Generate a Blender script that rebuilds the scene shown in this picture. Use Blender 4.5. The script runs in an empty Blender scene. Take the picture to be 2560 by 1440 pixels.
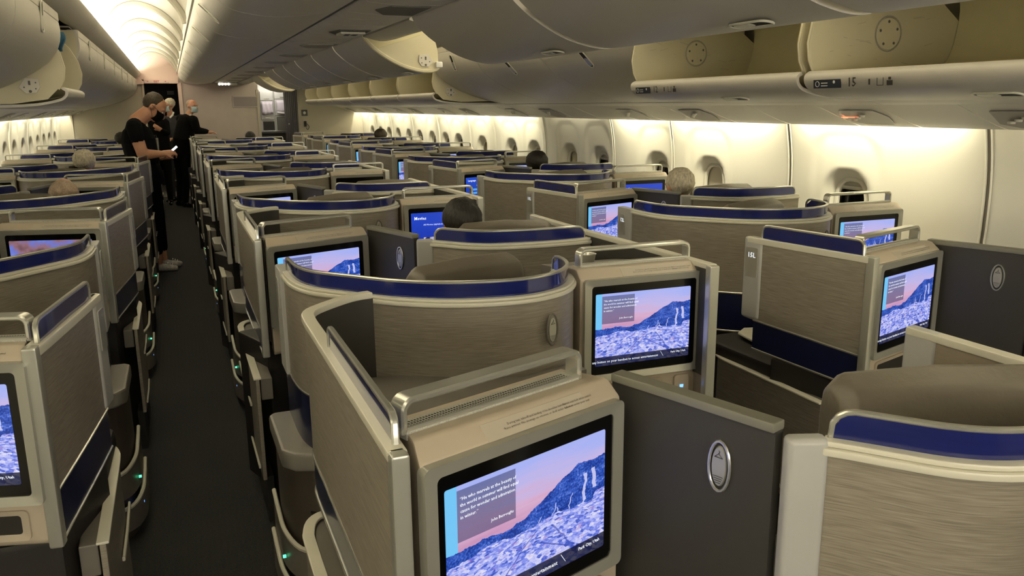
import bpy, bmesh, math, random
import numpy as np
from mathutils import Vector, Matrix
random.seed(7)
S = bpy.context.scene
COL = S.collection
PI = math.pi
R = math.radians

# ------------------------------------------------------------------ camera
cam_d = bpy.data.cameras.new('camera'); cam = bpy.data.objects.new('camera', cam_d); COL.objects.link(cam)
S.camera = cam
Rw = [[0.92476022, -0.09195127, 0.3692743], [-0.38044495, -0.2005522, 0.90279591], [-0.00895446, -0.97535828, -0.2204451]]
M = Matrix(((Rw[0][0], -Rw[0][1], -Rw[0][2], 0), (Rw[1][0], -Rw[1][1], -Rw[1][2], 0), (Rw[2][0], -Rw[2][1], -Rw[2][2], 1.68), (0, 0, 0, 1)))
cam.matrix_world = M
cam_d.sensor_width = 36; cam_d.lens = 36 * 2032 / 2560; cam_d.clip_start = 0.05; cam_d.clip_end = 100

# ------------------------------------------------------------------ world, exposure, lights
w = bpy.data.worlds.new('world'); S.world = w; w.use_nodes = True
w.node_tree.nodes['Background'].inputs[0].default_value = (0.02, 0.022, 0.03, 1)
w.node_tree.nodes['Background'].inputs[1].default_value = 0.3
S.view_settings.view_transform = 'Standard'; S.view_settings.look = 'None'
S.view_settings.gamma = 1; S.view_settings.use_curve_mapping = False
S.view_settings.exposure = 0.35
WARM = (1.0, 0.935, 0.76)
def area(name, loc, direction, sx, sy, power, color=WARM):
    d = bpy.data.lights.new(name, 'AREA'); d.shape = 'RECTANGLE'; d.size = sx; d.size_y = sy
    d.energy = power; d.color = color
    o = bpy.data.objects.new(name, d); COL.objects.link(o); o.location = loc
    v = Vector(direction).normalized()
    # local -Z along direction, local Y along world Y
    z = -v; y = Vector((0, 1, 0)); x = y.cross(z).normalized(); y = z.cross(x)
    o.rotation_euler = Matrix((x, y, z)).transposed().to_euler()
    return o
Y0, Y1 = -3.0, 17.0
YL = Y1 - Y0
# cove light strips behind the valances of the two aisles, wall wash strips above both side walls
area('cove_lamp_left', (-0.465, (Y0 + Y1) / 2, 2.318), (-0.30, 0, 1), 0.05, YL - 0.3, 285)
area('cove_lamp_right', (2.235, (Y0 + Y1) / 2, 2.318), (0.30, 0, 1), 0.05, YL - 0.3, 285)

def lin(c):
    return tuple(((v / 255) / 12.92 if v / 255 <= 0.04045 else ((v / 255 + 0.055) / 1.055) ** 2.4) for v in c)
# ------------------------------------------------------------------ materials
MATS = {}
def mat(name, col, rough=0.5, metal=0.0, spec=0.5, emit=None, estr=0, noise=None, bump=None, coat=0, trans=0, alpha=1):
    m = bpy.data.materials.new(name); m.use_nodes = True
    nt = m.node_tree; b = nt.nodes['Principled BSDF']
    c = tuple(col) + (1,)
    b.inputs['Base Color'].default_value = c
    b.inputs['Roughness'].default_value = rough; b.inputs['Metallic'].default_value = metal
    b.inputs['Specular IOR Level'].default_value = spec
    b.inputs['Coat Weight'].default_value = coat
    b.inputs['Transmission Weight'].default_value = trans
    b.inputs['Alpha'].default_value = alpha
    if emit: b.inputs['Emission Color'].default_value = tuple(emit) + (1,); b.inputs['Emission Strength'].default_value = estr
    tc = nt.nodes.new('ShaderNodeTexCoord')
    def mk(scale, detail=3, sc=1.0):
        mp = nt.nodes.new('ShaderNodeMapping'); mp.inputs['Scale'].default_value = scale
        nt.links.new(tc.outputs['Object'], mp.inputs[0])
        n = nt.nodes.new('ShaderNodeTexNoise'); n.inputs['Scale'].default_value = sc; n.inputs['Detail'].default_value = detail
        nt.links.new(mp.outputs[0], n.inputs['Vector']); return n
    if noise:   # (scale xyz, amount, detail)
        n = mk(noise[0], noise[2] if len(noise) > 2 else 3)
        r = nt.nodes.new('ShaderNodeMapRange'); r.inputs[1].default_value = 0.3; r.inputs[2].default_value = 0.7
        r.inputs[3].default_value = 1 - noise[1]; r.inputs[4].default_value = 1 + noise[1]
        nt.links.new(n.outputs[0], r.inputs[0])
        mx = nt.nodes.new('ShaderNodeMix'); mx.data_type = 'RGBA'; mx.blend_type = 'MULTIPLY'; mx.inputs[0].default_value = 1
        mx.inputs[6].default_value = c
        cb = nt.nodes.new('ShaderNodeCombineColor')
        for i in range(3): nt.links.new(r.outputs[0], cb.inputs[i])
        nt.links.new(cb.outputs[0], mx.inputs[7]); nt.links.new(mx.outputs[2], b.inputs['Base Color'])
    if bump:    # (scale xyz, strength, distance)
        n = mk(bump[0], 2)
        bp = nt.nodes.new('ShaderNodeBump'); bp.inputs['Strength'].default_value = bump[1]; bp.inputs['Distance'].default_value = bump[2]
        nt.links.new(n.outputs[0], bp.inputs['Height']); nt.links.new(bp.outputs[0], b.inputs['Normal'])
    MATS[name] = m
    return m
mat('wood', (0.27, 0.240, 0.198), 0.42, noise=((16, 16, 480), 0.26, 4), bump=((14, 14, 500), 0.2, 0.0005))
mat('wood_plain', (0.27, 0.225, 0.175), 0.5, noise=((30, 30, 200), 0.05, 3))
mat('cream', (0.70, 0.68, 0.58), 0.3)
mat('silver', (0.50, 0.50, 0.45), 0.32, 0.55)
mat('silver_bright', (0.62, 0.62, 0.57), 0.25, 0.75)
mat('strip_grey', (0.46, 0.46, 0.45), 0.45, 0.0)
mat('beige', (0.50, 0.43, 0.34), 0.42, noise=((3, 3, 3), 0.03, 3))
mat('taupe', (0.17, 0.155, 0.135), 0.45)
mat('divider', (0.040, 0.038, 0.035), 0.55, bump=((400, 400, 400), 0.1, 0.0005))
mat('divider_cap', (0.22, 0.215, 0.18), 0.4, 0.2)
mat('dark', (0.02, 0.018, 0.016), 0.6)
mat('brown_dark', (0.07, 0.058, 0.047), 0.5)
mat('navy', (0.010, 0.014, 0.055), 0.28, coat=0.3)
mat('blue', (0.010, 0.016, 0.125), 0.12, coat=0.8, noise=((5, 5, 60), 0.12, 2))
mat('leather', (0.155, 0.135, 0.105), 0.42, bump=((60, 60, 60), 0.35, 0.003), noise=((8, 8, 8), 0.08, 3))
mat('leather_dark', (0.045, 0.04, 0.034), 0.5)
mat('ledge', (0.24, 0.225, 0.20), 0.38)
mat('black_gloss', (0.003, 0.003, 0.003), 0.12)
mat('plastic', (0.68, 0.65, 0.59), 0.42, noise=((1.5, 1.5, 1.5), 0.02, 2))
mat('plastic_grey', (0.40, 0.375, 0.34), 0.5)
mat('bin_outer', (0.62, 0.595, 0.55), 0.42, bump=((500, 500, 500), 0.05, 0.0004))
mat('bin_olive', (0.64, 0.59, 0.38), 0.55, noise=((2, 2, 5), 0.07, 5))
mat('bin_scuffed', (0.52, 0.48, 0.31), 0.5, noise=((2, 2, 6), 0.10, 6))
mat('bin_cream', (0.66, 0.61, 0.44), 0.45)
mat('wall_panel', (0.72, 0.695, 0.60), 0.38)
mat('ceiling_panel', (0.44, 0.415, 0.345), 0.5)
mat('bulkhead', (0.41, 0.36, 0.325), 0.6, noise=((3, 3, 3), 0.05, 4))
mat('bulkhead_side', (0.42, 0.39, 0.32), 0.6)
mat('pinkish', (0.62, 0.50, 0.44), 0.5)  # pink of the exit glow mixed into the base colour
mat('curtain', (0.10, 0.10, 0.11), 0.8)
mat('galley_metal', (0.55, 0.55, 0.53), 0.35, 0.3)
mat('towel', (0.6, 0.55, 0.62), 0.8)
mat('white', (0.8, 0.8, 0.78), 0.5)
mat('dark_grey', (0.12, 0.115, 0.10), 0.6)  # one even dark grey, shared by several parts
mat('skin', lin((190, 140, 112)), 0.5, noise=((20, 20, 20), 0.06, 3))
mat('skin_pink', lin((200, 145, 120)), 0.5, noise=((20, 20, 20), 0.08, 3))
mat('black_cloth', (0.004, 0.004, 0.0045), 0.9, spec=0.1)
mat('suit_black', (0.005, 0.0045, 0.0045), 0.9, spec=0.1)
mat('suit_grey', (0.035, 0.035, 0.038), 0.8)
mat('shirt_white', (0.75, 0.75, 0.72), 0.7)
mat('mask_blue', (0.45, 0.6, 0.66), 0.7)
mat('cap_blue', (0.05, 0.16, 0.28), 0.8)
mat('hair_dark', (0.012, 0.009, 0.006), 0.6, noise=((90, 90, 30), 0.6, 4), bump=((120, 120, 40), 0.8, 0.006))
mat('hair_brown', (0.05, 0.035, 0.02), 0.6, noise=((90, 90, 30), 0.5, 4), bump=((120, 120, 40), 0.8, 0.006))
mat('hair_grey', (0.60, 0.54, 0.42), 0.7, noise=((80, 80, 30), 0.35, 4), bump=((100, 100, 40), 0.9, 0.008))
mat('hair_sparse', (0.36, 0.27, 0.20), 0.7, noise=((120, 120, 120), 0.3, 4))
mat('led_green', (0, 0.3, 0.1), 0.4, emit=(0.1, 1, 0.45), estr=1.6)
mat('led_blue', (0, 0.1, 0.4), 0.4, emit=(0.15, 0.35, 1), estr=1.8)
mat('led_red', (0.4, 0.05, 0.02), 0.4, emit=(1, 0.22, 0.1), estr=2.0)
mat('lamp_white', (1, 1, 1), 0.4, emit=(1, 0.95, 0.85), estr=5)
mat('lamp_soft', (1, 1, 1), 0.4, emit=(1, 0.93, 0.7), estr=3)
mat('phone_glow', (1, 1, 1), 0.4, emit=(0.9, 0.95, 1), estr=1.3)
mat('text_dark', (0.03, 0.028, 0.025), 0.6)
mat('text_red', (0.35, 0.03, 0.02), 0.6)
mat('text_white', (0.7, 0.7, 0.7), 0.5)
mat('text_lit', (0.8, 0.8, 0.8), 0.5, emit=(0.8, 0.88, 1), estr=0.75)
mat('label_navy', (0.01, 0.015, 0.03), 0.4)
mat('glass_dark', (0.01, 0.01, 0.012), 0.08)
mat('shade', (0.62, 0.58, 0.47), 0.5)
mat('shoe', (0.42, 0.40, 0.38), 0.6, noise=((40, 40, 40), 0.3, 2))
mat('sticker', (0.50, 0.45, 0.37), 0.45)
mat('cork', (0.5, 0.5, 0.45), 0.4, noise=((500, 500, 500), 0.25, 1))

def carpet_mat():
    m = mat('carpet', (0.022, 0.022, 0.023), 0.95)
    nt = m.node_tree; b = nt.nodes['Principled BSDF']; L = nt.links
    tc = nt.nodes.new('ShaderNodeTexCoord'); sp = nt.nodes.new('ShaderNodeSeparateXYZ'); L.new(tc.outputs['Object'], sp.inputs[0])
    def math_(op, a, bb=None, c=None):
        n = nt.nodes.new('ShaderNodeMath'); n.operation = op
        for i, v in enumerate((a, bb, c)):
            if v is None: continue
            if isinstance(v, (int, float)): n.inputs[i].default_value = v
            else: L.new(v, n.inputs[i])
        return n.outputs[0]
    zig = math_('PINGPONG', math_('MULTIPLY', sp.outputs[0], 1.0), 0.012)
    st = math_('SINE', math_('MULTIPLY', math_('ADD', sp.outputs[1], zig), 900.0))
    n = nt.nodes.new('ShaderNodeTexNoise'); n.inputs['Scale'].default_value = 160; L.new(tc.outputs['Object'], n.inputs['Vector'])
    v = math_('ADD', math_('MULTIPLY', st, 0.5), math_('MULTIPLY', math_('SUBTRACT', n.outputs[0], 0.5), 3.0))
    cr = nt.nodes.new('ShaderNodeMapRange'); cr.inputs[1].default_value = -1; cr.inputs[2].default_value = 1
    cr.inputs[3].default_value = 0.010; cr.inputs[4].default_value = 0.050; L.new(v, cr.inputs[0])
    cb = nt.nodes.new('ShaderNodeCombineColor')
    for i in range(3): L.new(cr.outputs[0], cb.inputs[i])
    L.new(cb.outputs[0], b.inputs['Base Color'])
    bp = nt.nodes.new('ShaderNodeBump'); bp.inputs['Strength'].default_value = 0.6; bp.inputs['Distance'].default_value = 0.003
    L.new(v, bp.inputs['Height']); L.new(bp.outputs[0], b.inputs['Normal'])
carpet_mat()

def screen_mat(name, kind):
    m = bpy.data.materials.new(name); m.use_nodes = True; MATS[name] = m
    nt = m.node_tree; L = nt.links; b = nt.nodes['Principled BSDF']
    b.inputs['Base Color'].default_value = (0.01, 0.01, 0.012, 1); b.inputs['Roughness'].default_value = 0.2
    uv = nt.nodes.new('ShaderNodeTexCoord'); sp = nt.nodes.new('ShaderNodeSeparateXYZ'); L.new(uv.outputs['UV'], sp.inputs[0])
    U, V = sp.outputs[0], sp.outputs[1]
    def mt(op, *a):
        n = nt.nodes.new('ShaderNodeMath'); n.operation = op
        for i, v in enumerate(a):
            if isinstance(v, (int, float)): n.inputs[i].default_value = v
            else: L.new(v, n.inputs[i])
        return n.outputs[0]
    def noise(sx, sy, det=4, rough=0.5, kind_='ShaderNodeTexNoise', off=0):
        mp = nt.nodes.new('ShaderNodeMapping'); mp.inputs['Scale'].default_value = (sx, sy, 1); mp.inputs['Location'].default_value = (off, off, 0)
        L.new(uv.outputs['UV'], mp.inputs[0]); n = nt.nodes.new(kind_); n.inputs['Scale'].default_value = 1
        if kind_ == 'ShaderNodeTexNoise': n.inputs['Detail'].default_value = det; n.inputs['Roughness'].default_value = rough
        L.new(mp.outputs[0], n.inputs['Vector']); return n.outputs[0]
    def ramp(x, pts):
        n = nt.nodes.new('ShaderNodeValToRGB'); e = n.color_ramp.elements
        e[0].position = pts[0][0]; e[0].color = lin(pts[0][1]) + (1,)
        e[1].position = pts[1][0]; e[1].color = lin(pts[1][1]) + (1,)
        for p, c in pts[2:]:
            q = e.new(p); q.color = lin(c) + (1,)
        L.new(x, n.inputs[0]); return n.outputs[0]
    def mix(f, a, bb):
        n = nt.nodes.new('ShaderNodeMix'); n.data_type = 'RGBA'
        for i, v in ((0, f), (6, a), (7, bb)):
            if isinstance(v, tuple): n.inputs[i].default_value = v + (1,) if len(v) == 3 else v
            elif isinstance(v, (int, float)): n.inputs[i].default_value = v
            else: L.new(v, n.inputs[i])
        return n.outputs[2]
    def rect(u0, u1, v0, v1):
        return mt('MULTIPLY', mt('MULTIPLY', mt('GREATER_THAN', U, u0), mt('LESS_THAN', U, u1)), mt('MULTIPLY', mt('GREATER_THAN', V, v0), mt('LESS_THAN', V, v1)))
    if kind == 'town':
        sky = ramp(mt('ADD', V, mt('MULTIPLY', mt('SUBTRACT', noise(2.5, 16, 5), 0.5), 0.30)), [(0.50, (205, 150, 190)), (0.66, (222, 178, 212)), (0.80, (200, 188, 238)), (0.97, (172, 184, 252))])
        sky = mix(mt('LESS_THAN', U, 0.065), sky, lin((120, 205, 255)))
        sm = nt.nodes.new('ShaderNodeMapRange'); sm.interpolation_type = 'SMOOTHERSTEP'
        for i_, v_ in ((1, .30), (2, .92), (3, .52), (4, .80)): sm.inputs[i_].default_value = v_
        L.new(U, sm.inputs[0])
        ridge = mt('ADD', sm.outputs[0], mt('MULTIPLY', mt('SUBTRACT', noise(7, 0.01, 6, 0.6), 0.5), 0.13))
        tilt = mt('SUBTRACT', V, mt('MULTIPLY', U, 0.06))
        mount = ramp(mt('ADD', mt('MULTIPLY', noise(90, 60, 4, 0.7), 0.6), mt('MULTIPLY', noise(9, 14, 4, 0.6, off=7), 0.4)), [(0.42, (18, 48, 140)), (0.52, (45, 88, 195)), (0.60, (100, 130, 225)), (0.70, (190, 195, 255))])
        def streak(u0, v0, u1, v1, wd):
            t_ = mt('DIVIDE', mt('SUBTRACT', V, v0), v1 - v0)
            x_ = mt('ADD', u0, mt('MULTIPLY', t_, u1 - u0)); x_ = mt('ADD', x_, mt('MULTIPLY', mt('SUBTRACT', noise(5, 12, 3), 0.5), 0.05))
            d_ = mt('LESS_THAN', mt('ABSOLUTE', mt('SUBTRACT', U, x_)), wd)
            return mt('MULTIPLY', d_, mt('MULTIPLY', mt('GREATER_THAN', V, v0), mt('LESS_THAN', V, v1)))
        for a_ in ((.85, .48, .865, .70, .010), (.93, .55, .915, .72, .012), (.80, .40, .86, .50, .006), (.62, .40, .66, .56, .003), (.73, .42, .77, .58, .003), (.52, .38, .56, .50, .003), (.70, .40, .66, .52, .003)):
            mount = mix(mt('MULTIPLY', streak(*a_), 0.85), mount, lin((215, 215, 255)))
        persp = mt('ADD', 0.35, V)
        def cell(sc, off):
            cb = nt.nodes.new('ShaderNodeCombineXYZ'); L.new(mt('MULTIPLY', mt('DIVIDE', mt('SUBTRACT', U, .5), mt('SUBTRACT', 1.25, V)), sc), cb.inputs[0]); L.new(mt('DIVIDE', sc * .9, mt('SUBTRACT', 1.05, V)), cb.inputs[1]); cb.inputs[2].default_value = off
            return cb.outputs[0]
        vo = nt.nodes.new('ShaderNodeTexVoronoi'); vo.inputs['Scale'].default_value = 1; vo.inputs['Randomness'].default_value = .9; L.new(cell(34, 0), vo.inputs['Vector'])
        vb = nt.nodes.new('ShaderNodeRGBToBW'); L.new(vo.outputs['Color'], vb.inputs[0])
        nn = mt('ADD', mt('MULTIPLY', vb.outputs[0], .42), mt('MULTIPLY', noise(48, 70, 6, 0.8), .68))
        town = ramp(nn, [(0.32, (36, 62, 165)), (0.43, (90, 115, 225)), (0.52, (145, 158, 248)), (0.62, (196, 200, 255)), (0.76, (240, 236, 255))])
        town = mix(mt('MULTIPLY', mt('GREATER_THAN', noise(14, 20, 4, .7, off=9), 0.60), 0.40), town, lin((170, 105, 190)))
        for a_ in ((.95, .0, .55, .30, .010), (.30, .12, .52, .40, .006), (.05, .14, .30, .24, .010), (.78, .14, .62, .40, .006)):
            town = mix(mt('MULTIPLY', streak(*a_), 0.75), town, lin((60, 80, 190)))
        tl = mt('ADD', 0.43, mt('MULTIPLY', mt('SUBTRACT', noise(5, 5, 4), 0.5), 0.22))
        land = mix(mt('LESS_THAN', tilt, tl), mount, town)
        img = mix(mt('LESS_THAN', V, ridge), sky, land)
        box = rect(0.065, 0.40, 0.585, 0.965)
        img = mix(mt('MULTIPLY', box, 0.72), img, lin((70, 75, 120)))
        img = mix(mt('MULTIPLY', rect(-1, 2, -1, 0.125), 0.93), img, lin((6, 8, 40)))
    elif kind == 'menu':
        img = ramp(mt('ADD', V, mt('MULTIPLY', noise(3, 3, 2), 0.3)), [(0.0, (20, 40, 150)), (1.2 / 1.3, (35, 70, 200))])
        img = mix(rect(0.20, 0.42, 0.10, 0.42), img, ramp(noise(9, 9, 3), [(0.35, (40, 40, 90)), (0.5, (230, 225, 240)), (0.6, (200, 60, 90))]))
        img = mix(rect(0.45, 0.98, 0.10, 0.42), img, lin((14, 24, 70)))
        img = mix(rect(0.45, 0.98, 0.38, 0.42), img, lin((90, 140, 240)))
    elif kind == 'language':
        img = ramp(V, [(0.0, (20, 50, 160)), (1.0, (38, 80, 205))])
        for i in range(4):
            for j in range(3):
                img = mix(rect(0.16 + j * 0.27, 0.38 + j * 0.27, 0.18 + i * 0.12, 0.25 + i * 0.12), img, lin((90, 170, 245)))
    elif kind == 'film':
        img = ramp(noise(3.2, 2.2, 3, 0.5), [(0.30, (25, 18, 30)), (0.45, (150, 110, 120)), (0.55, (110, 125, 215)), (0.7, (150, 165, 245))])
    lp = nt.nodes.new('ShaderNodeHueSaturation'); lp.inputs['Value'].default_value = 1.0; L.new(img, lp.inputs['Color'])
    L.new(lp.outputs[0], b.inputs['Emission Color']); b.inputs['Emission Strength'].default_value = 0.72
for n_, k_ in (('screen_town', 'town'), ('screen_menu', 'menu'), ('screen_language', 'language'), ('screen_film', 'film')): screen_mat(n_, k_)
mat('screen_off', (0.004, 0.004, 0.005), 0.15)

# ------------------------------------------------------------------ mesh helpers
BASE = [Vector((0, 0, 0))]
def link(name, me, parent=None):
    o = bpy.data.objects.new(name, me); COL.objects.link(o)
    if parent is not None: o.parent = parent
    return o
def mesh(name, V, F, m, parent=None, smooth=False, bevel=0, seg=2, base=None, uv=None, auto=None):
    b = BASE[-1] if base is None else base
    bm = bmesh.new()
    vs = [bm.verts.new((v[0] - b[0], v[1] - b[1], v[2] - b[2])) for v in V]
    for f in F:
        try: bm.faces.new([vs[i] for i in f])
        except ValueError: pass
    bmesh.ops.recalc_face_normals(bm, faces=bm.faces)
    if bevel:
        es = [e for e in bm.edges if len(e.link_faces) == 2 and e.calc_face_angle(0) > R(40)]
        bmesh.ops.bevel(bm, geom=es, offset=bevel, segments=seg, profile=0.5, affect='EDGES', clamp_overlap=True)
    me = bpy.data.meshes.new(name); bm.to_mesh(me); bm.free()
    me.materials.append(MATS[m])
    if smooth or bevel:
        me.polygons.foreach_set('use_smooth', [True] * len(me.polygons))
        me.set_sharp_from_angle(angle=R(auto if auto else 38))
    o = link(name, me, parent)
    if bevel: q = o.modifiers.new('normals', 'WEIGHTED_NORMAL'); q.keep_sharp = True; q.weight = 80
    return o
def boxvf(x0, x1, y0, y1, z0, z1):
    V = [(x, y, z) for z in (z0, z1) for y in (y0, y1) for x in (x0, x1)]
    F = [(0, 1, 3, 2), (4, 6, 7, 5), (0, 4, 5, 1), (2, 3, 7, 6), (0, 2, 6, 4), (1, 5, 7, 3)]
    return V, F
def box(name, x0, x1, y0, y1, z0, z1, m, parent=None, bevel=0, fn=None, seg=2):
    V, F = boxvf(x0, x1, y0, y1, z0, z1)
    if fn: V = [fn(*v) for v in V]
    return mesh(name, V, F, m, parent, bevel=bevel, seg=seg)
def merge(parts):
    V, F = [], []
    for v, f in parts:
        n = len(V); V += list(v); F += [tuple(i + n for i in q) for q in f]
    return V, F
def smooth_path(P, n=4, closed=False):
    P = [np.array(p, float) for p in P]; out = []
    N = len(P)
    for i in range(N - 1):
        p0 = P[max(i - 1, 0)]; p1 = P[i]; p2 = P[i + 1]; p3 = P[min(i + 2, N - 1)]
        for k in range(n):
            t = k / n
            out.append(0.5 * ((2 * p1) + (-p0 + p2) * t + (2 * p0 - 5 * p1 + 4 * p2 - p3) * t * t + (-p0 + 3 * p1 - 3 * p2 + p3) * t ** 3))
    out.append(P[-1]); return out
def normals2(P):
    P = [np.array(p[:2], float) for p in P]; out = []
    for i in range(len(P)):
        a = P[max(i - 1, 0)]; b = P[min(i + 1, len(P) - 1)]; d = b - a; d /= (np.linalg.norm(d) + 1e-9)
        out.append(np.array([-d[1], d[0]]))
    return out
def wallvf(P, t, z0, z1, off=0.0):
    """slab following a plan path; z0/z1 scalars or lists; off shifts sideways"""
    N = normals2(P); n = len(P); V = []
    for i, p in enumerate(P):
        a = z0[i] if isinstance(z0, (list, tuple)) else z0; b = z1[i] if isinstance(z1, (list, tuple)) else z1
        l = np.array(p[:2]) + N[i] * (off + t / 2); r = np.array(p[:2]) + N[i] * (off - t / 2)
        V += [(l[0], l[1], a), (r[0], r[1], a), (r[0], r[1], b), (l[0], l[1], b)]
    F = []
    for i in range(n - 1):
        a = i * 4; c = a + 4
        for k in range(4): F.append((a + k, a + (k + 1) % 4, c + (k + 1) % 4, c + k))
    F.append((0, 3, 2, 1)); e = (n - 1) * 4; F.append((e, e + 1, e + 2, e + 3))
    return V, F
def wall(name, P, t, z0, z1, m, parent=None, bevel=0, off=0.0, seg=2):
    V, F = wallvf(P, t, z0, z1, off)
    return mesh(name, V, F, m, parent, smooth=True, bevel=bevel, seg=seg)
def sweepvf(P, w, h, up=(0, 0, 1), seg=None, closed=False):
    """sweep a rectangle (w across, h along up) or an n-gon tube (seg) along a 3D path"""
    P = [Vector(p) for p in P]; n = len(P); V = []; F = []
    U = Vector(up)
    if seg: prof = [(math.cos(2 * PI * k / seg) * w / 2, math.sin(2 * PI * k / seg) * h / 2) for k in range(seg)]
    else:
        c = min(w, h) * 0.28
        prof = [(-w / 2 + c, -h / 2), (w / 2 - c, -h / 2), (w / 2, -h / 2 + c), (w / 2, h / 2 - c), (w / 2 - c, h / 2), (-w / 2 + c, h / 2), (-w / 2, h / 2 - c), (-w / 2, -h / 2 + c)]
    k = len(prof); prev = None
    for i in range(n):
        if closed: d = P[(i + 1) % n] - P[(i - 1) % n]
        else: d = P[min(i + 1, n - 1)] - P[max(i - 1, 0)]
        d.normalize()
        if prev is None:
            s = d.cross(U)
            if s.length < 1e-3: s = d.cross(Vector((0, 1, 0)))
        else: s = prev - d * prev.dot(d)
        s.normalize(); prev = s; u = s.cross(d)
        for a, b in prof: V.append(tuple(P[i] + s * a + u * b))
    for i in range(n if closed else n - 1):
        for j in range(k):
            a = i * k + j; b = i * k + (j + 1) % k; c2 = ((i + 1) % n) * k
            F.append((a, b, c2 + (j + 1) % k, c2 + j))
    if not closed: F.append(tuple(range(k))); F.append(tuple((n - 1) * k + j for j in reversed(range(k))))
    return V, F
def sweep(name, P, w, h, m, parent=None, up=(0, 0, 1), seg=None, closed=False):
    V, F = sweepvf(P, w, h, up, seg, closed)
    return mesh(name, V, F, m, parent, smooth=True)
def prismvf(poly, y0, y1):
    n = len(poly); V = [(x, y0, z) for x, z in poly] + [(x, y1, z) for x, z in poly]
    F = [tuple(range(n)), tuple(reversed(range(n, 2 * n)))] + [(i, (i + 1) % n, (i + 1) % n + n, i + n) for i in range(n)]
    return V, F
def prism(name, poly, y0, y1, m, parent=None, bevel=0, smooth=True):
    V, F = prismvf(poly, y0, y1); return mesh(name, V, F, m, parent, smooth=smooth, bevel=bevel)
def sheetpoly(P, t):
    """thick open profile in x,z -> closed polygon"""
    N = normals2(P)
    return [tuple(np.array(p) + n * t / 2) for p, n in zip(P, N)] + [tuple(np.array(p) - n * t / 2) for p, n in reversed(list(zip(P, N)))]
def sheet(name, P, t, y0, y1, m, parent=None):
    """strip quads so that long curved sheets stay clean"""
    N = normals2(P); V = []; n = len(P)
    for y in (y0, y1):
        for p, q in zip(P, N):
            V.append((p[0] + q[0] * t / 2, y, p[1] + q[1] * t / 2)); V.append((p[0] - q[0] * t / 2, y, p[1] - q[1] * t / 2))
    F = []; o = 2 * n
    for i in range(n - 1):
        a = 2 * i
        F += [(a, a + 2, o + a + 2, o + a), (a + 1, o + a + 1, o + a + 3, a + 3), (a, a + 1, a + 3, a + 2), (o + a, o + a + 2, o + a + 3, o + a + 1)]
    F += [(0, o, o + 1, 1), (2 * n - 2, 2 * n - 1, o + 2 * n - 1, o + 2 * n - 2)]
    return mesh(name, V, F, m, parent, smooth=True)
def prismz(name, poly, z0, z1, m, parent=None, bevel=0):
    n = len(poly)
    zz = z1 if isinstance(z1, (list, tuple)) else [z1] * n
    V = [(p[0], p[1], z0) for p in poly] + [(p[0], p[1], zz[i]) for i, p in enumerate(poly)]
    F = [tuple(range(n)), tuple(reversed(range(n, 2 * n)))] + [(i, (i + 1) % n, (i + 1) % n + n, i + n) for i in range(n)]
    return mesh(name, V, F, m, parent, bevel=bevel, smooth=True)
def ovalvf(c, e1, e2, a, b, t, nrm, n=20, ring=None):
    """elliptic disc (thickness t along nrm) or ring"""
    c = Vector(c); e1 = Vector(e1); e2 = Vector(e2); nr = Vector(nrm)
    V = []; F = []
    if ring is None:
        for k in range(n): q = 2 * PI * k / n; V.append(tuple(c + e1 * a * math.cos(q) + e2 * b * math.sin(q)))
        for k in range(n): q = 2 * PI * k / n; V.append(tuple(c + nr * t + e1 * a * .93 * math.cos(q) + e2 * b * .93 * math.sin(q)))
        F = [tuple(range(n)), tuple(range(n, 2 * n))] + [(k, (k + 1) % n, n + (k + 1) % n, n + k) for k in range(n)]
    else:
        P = [c + nr * t * .5 + e1 * a * math.cos(2 * PI * k / n) + e2 * b * math.sin(2 * PI * k / n) for k in range(n)]
        V, F = sweepvf(P, ring, ring, up=nr, seg=6, closed=True)
    return V, F
def thing(name, label, cat, loc=(0, 0, 0), group=None):
    o = bpy.data.objects.new(name, None); COL.objects.link(o); o.location = loc; o.empty_display_size = 0.1
    o['label'] = label; o['category'] = cat
    if group: o['group'] = group
    BASE.append(Vector(loc)); return o
def done(): BASE.pop()
def tag(o, label, cat, group=None, kind=None):
    o['label'] = label; o['category'] = cat
    if group: o['group'] = group
    if kind: o['kind'] = kind
    return o
def struct(name, loc=(0, 0, 0)):
    o = bpy.data.objects.new(name, None); COL.objects.link(o); o.location = loc; o['kind'] = 'structure'; o.empty_display_size = 0.1
    BASE.append(Vector(loc)); return o
def kids(o): return [c for c in bpy.data.objects if c.parent is o]
KID = {}
def children(o):
    if o.name not in KID: KID[o.name] = kids(o)
    return KID[o.name]
def dup(root, loc, label=None):
    r = root.copy(); COL.objects.link(r); r.location = loc
    if label: r['label'] = label
    for c in children(root):
        d = c.copy(); COL.objects.link(d); d.parent = r
        for g in children(c):
            e = g.copy(); COL.objects.link(e); e.parent = d
    return r
TXT = {}
def textmesh(body, size=1.0, align='LEFT', bold=0.0, spacing=1.0):
    key = (body, align, bold, spacing)
    if key not in TXT:
        cu = bpy.data.curves.new('lettering', 'FONT'); cu.body = body; cu.size = 1; cu.align_x = align; cu.resolution_u = 1
        cu.offset = bold; cu.space_line = spacing
        o = bpy.data.objects.new('lettering', cu); COL.objects.link(o)
        bpy.context.view_layer.update()
        me = bpy.data.meshes.new_from_object(o.evaluated_get(bpy.context.evaluated_depsgraph_get()))
        bpy.data.objects.remove(o); TXT[key] = me
    me = TXT[key]
    V = np.zeros(len(me.vertices) * 3); me.vertices.foreach_get('co', V); V = V.reshape(-1, 3)[:, :2] * size
    return V, [tuple(p.vertices) for p in me.polygons]
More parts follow.
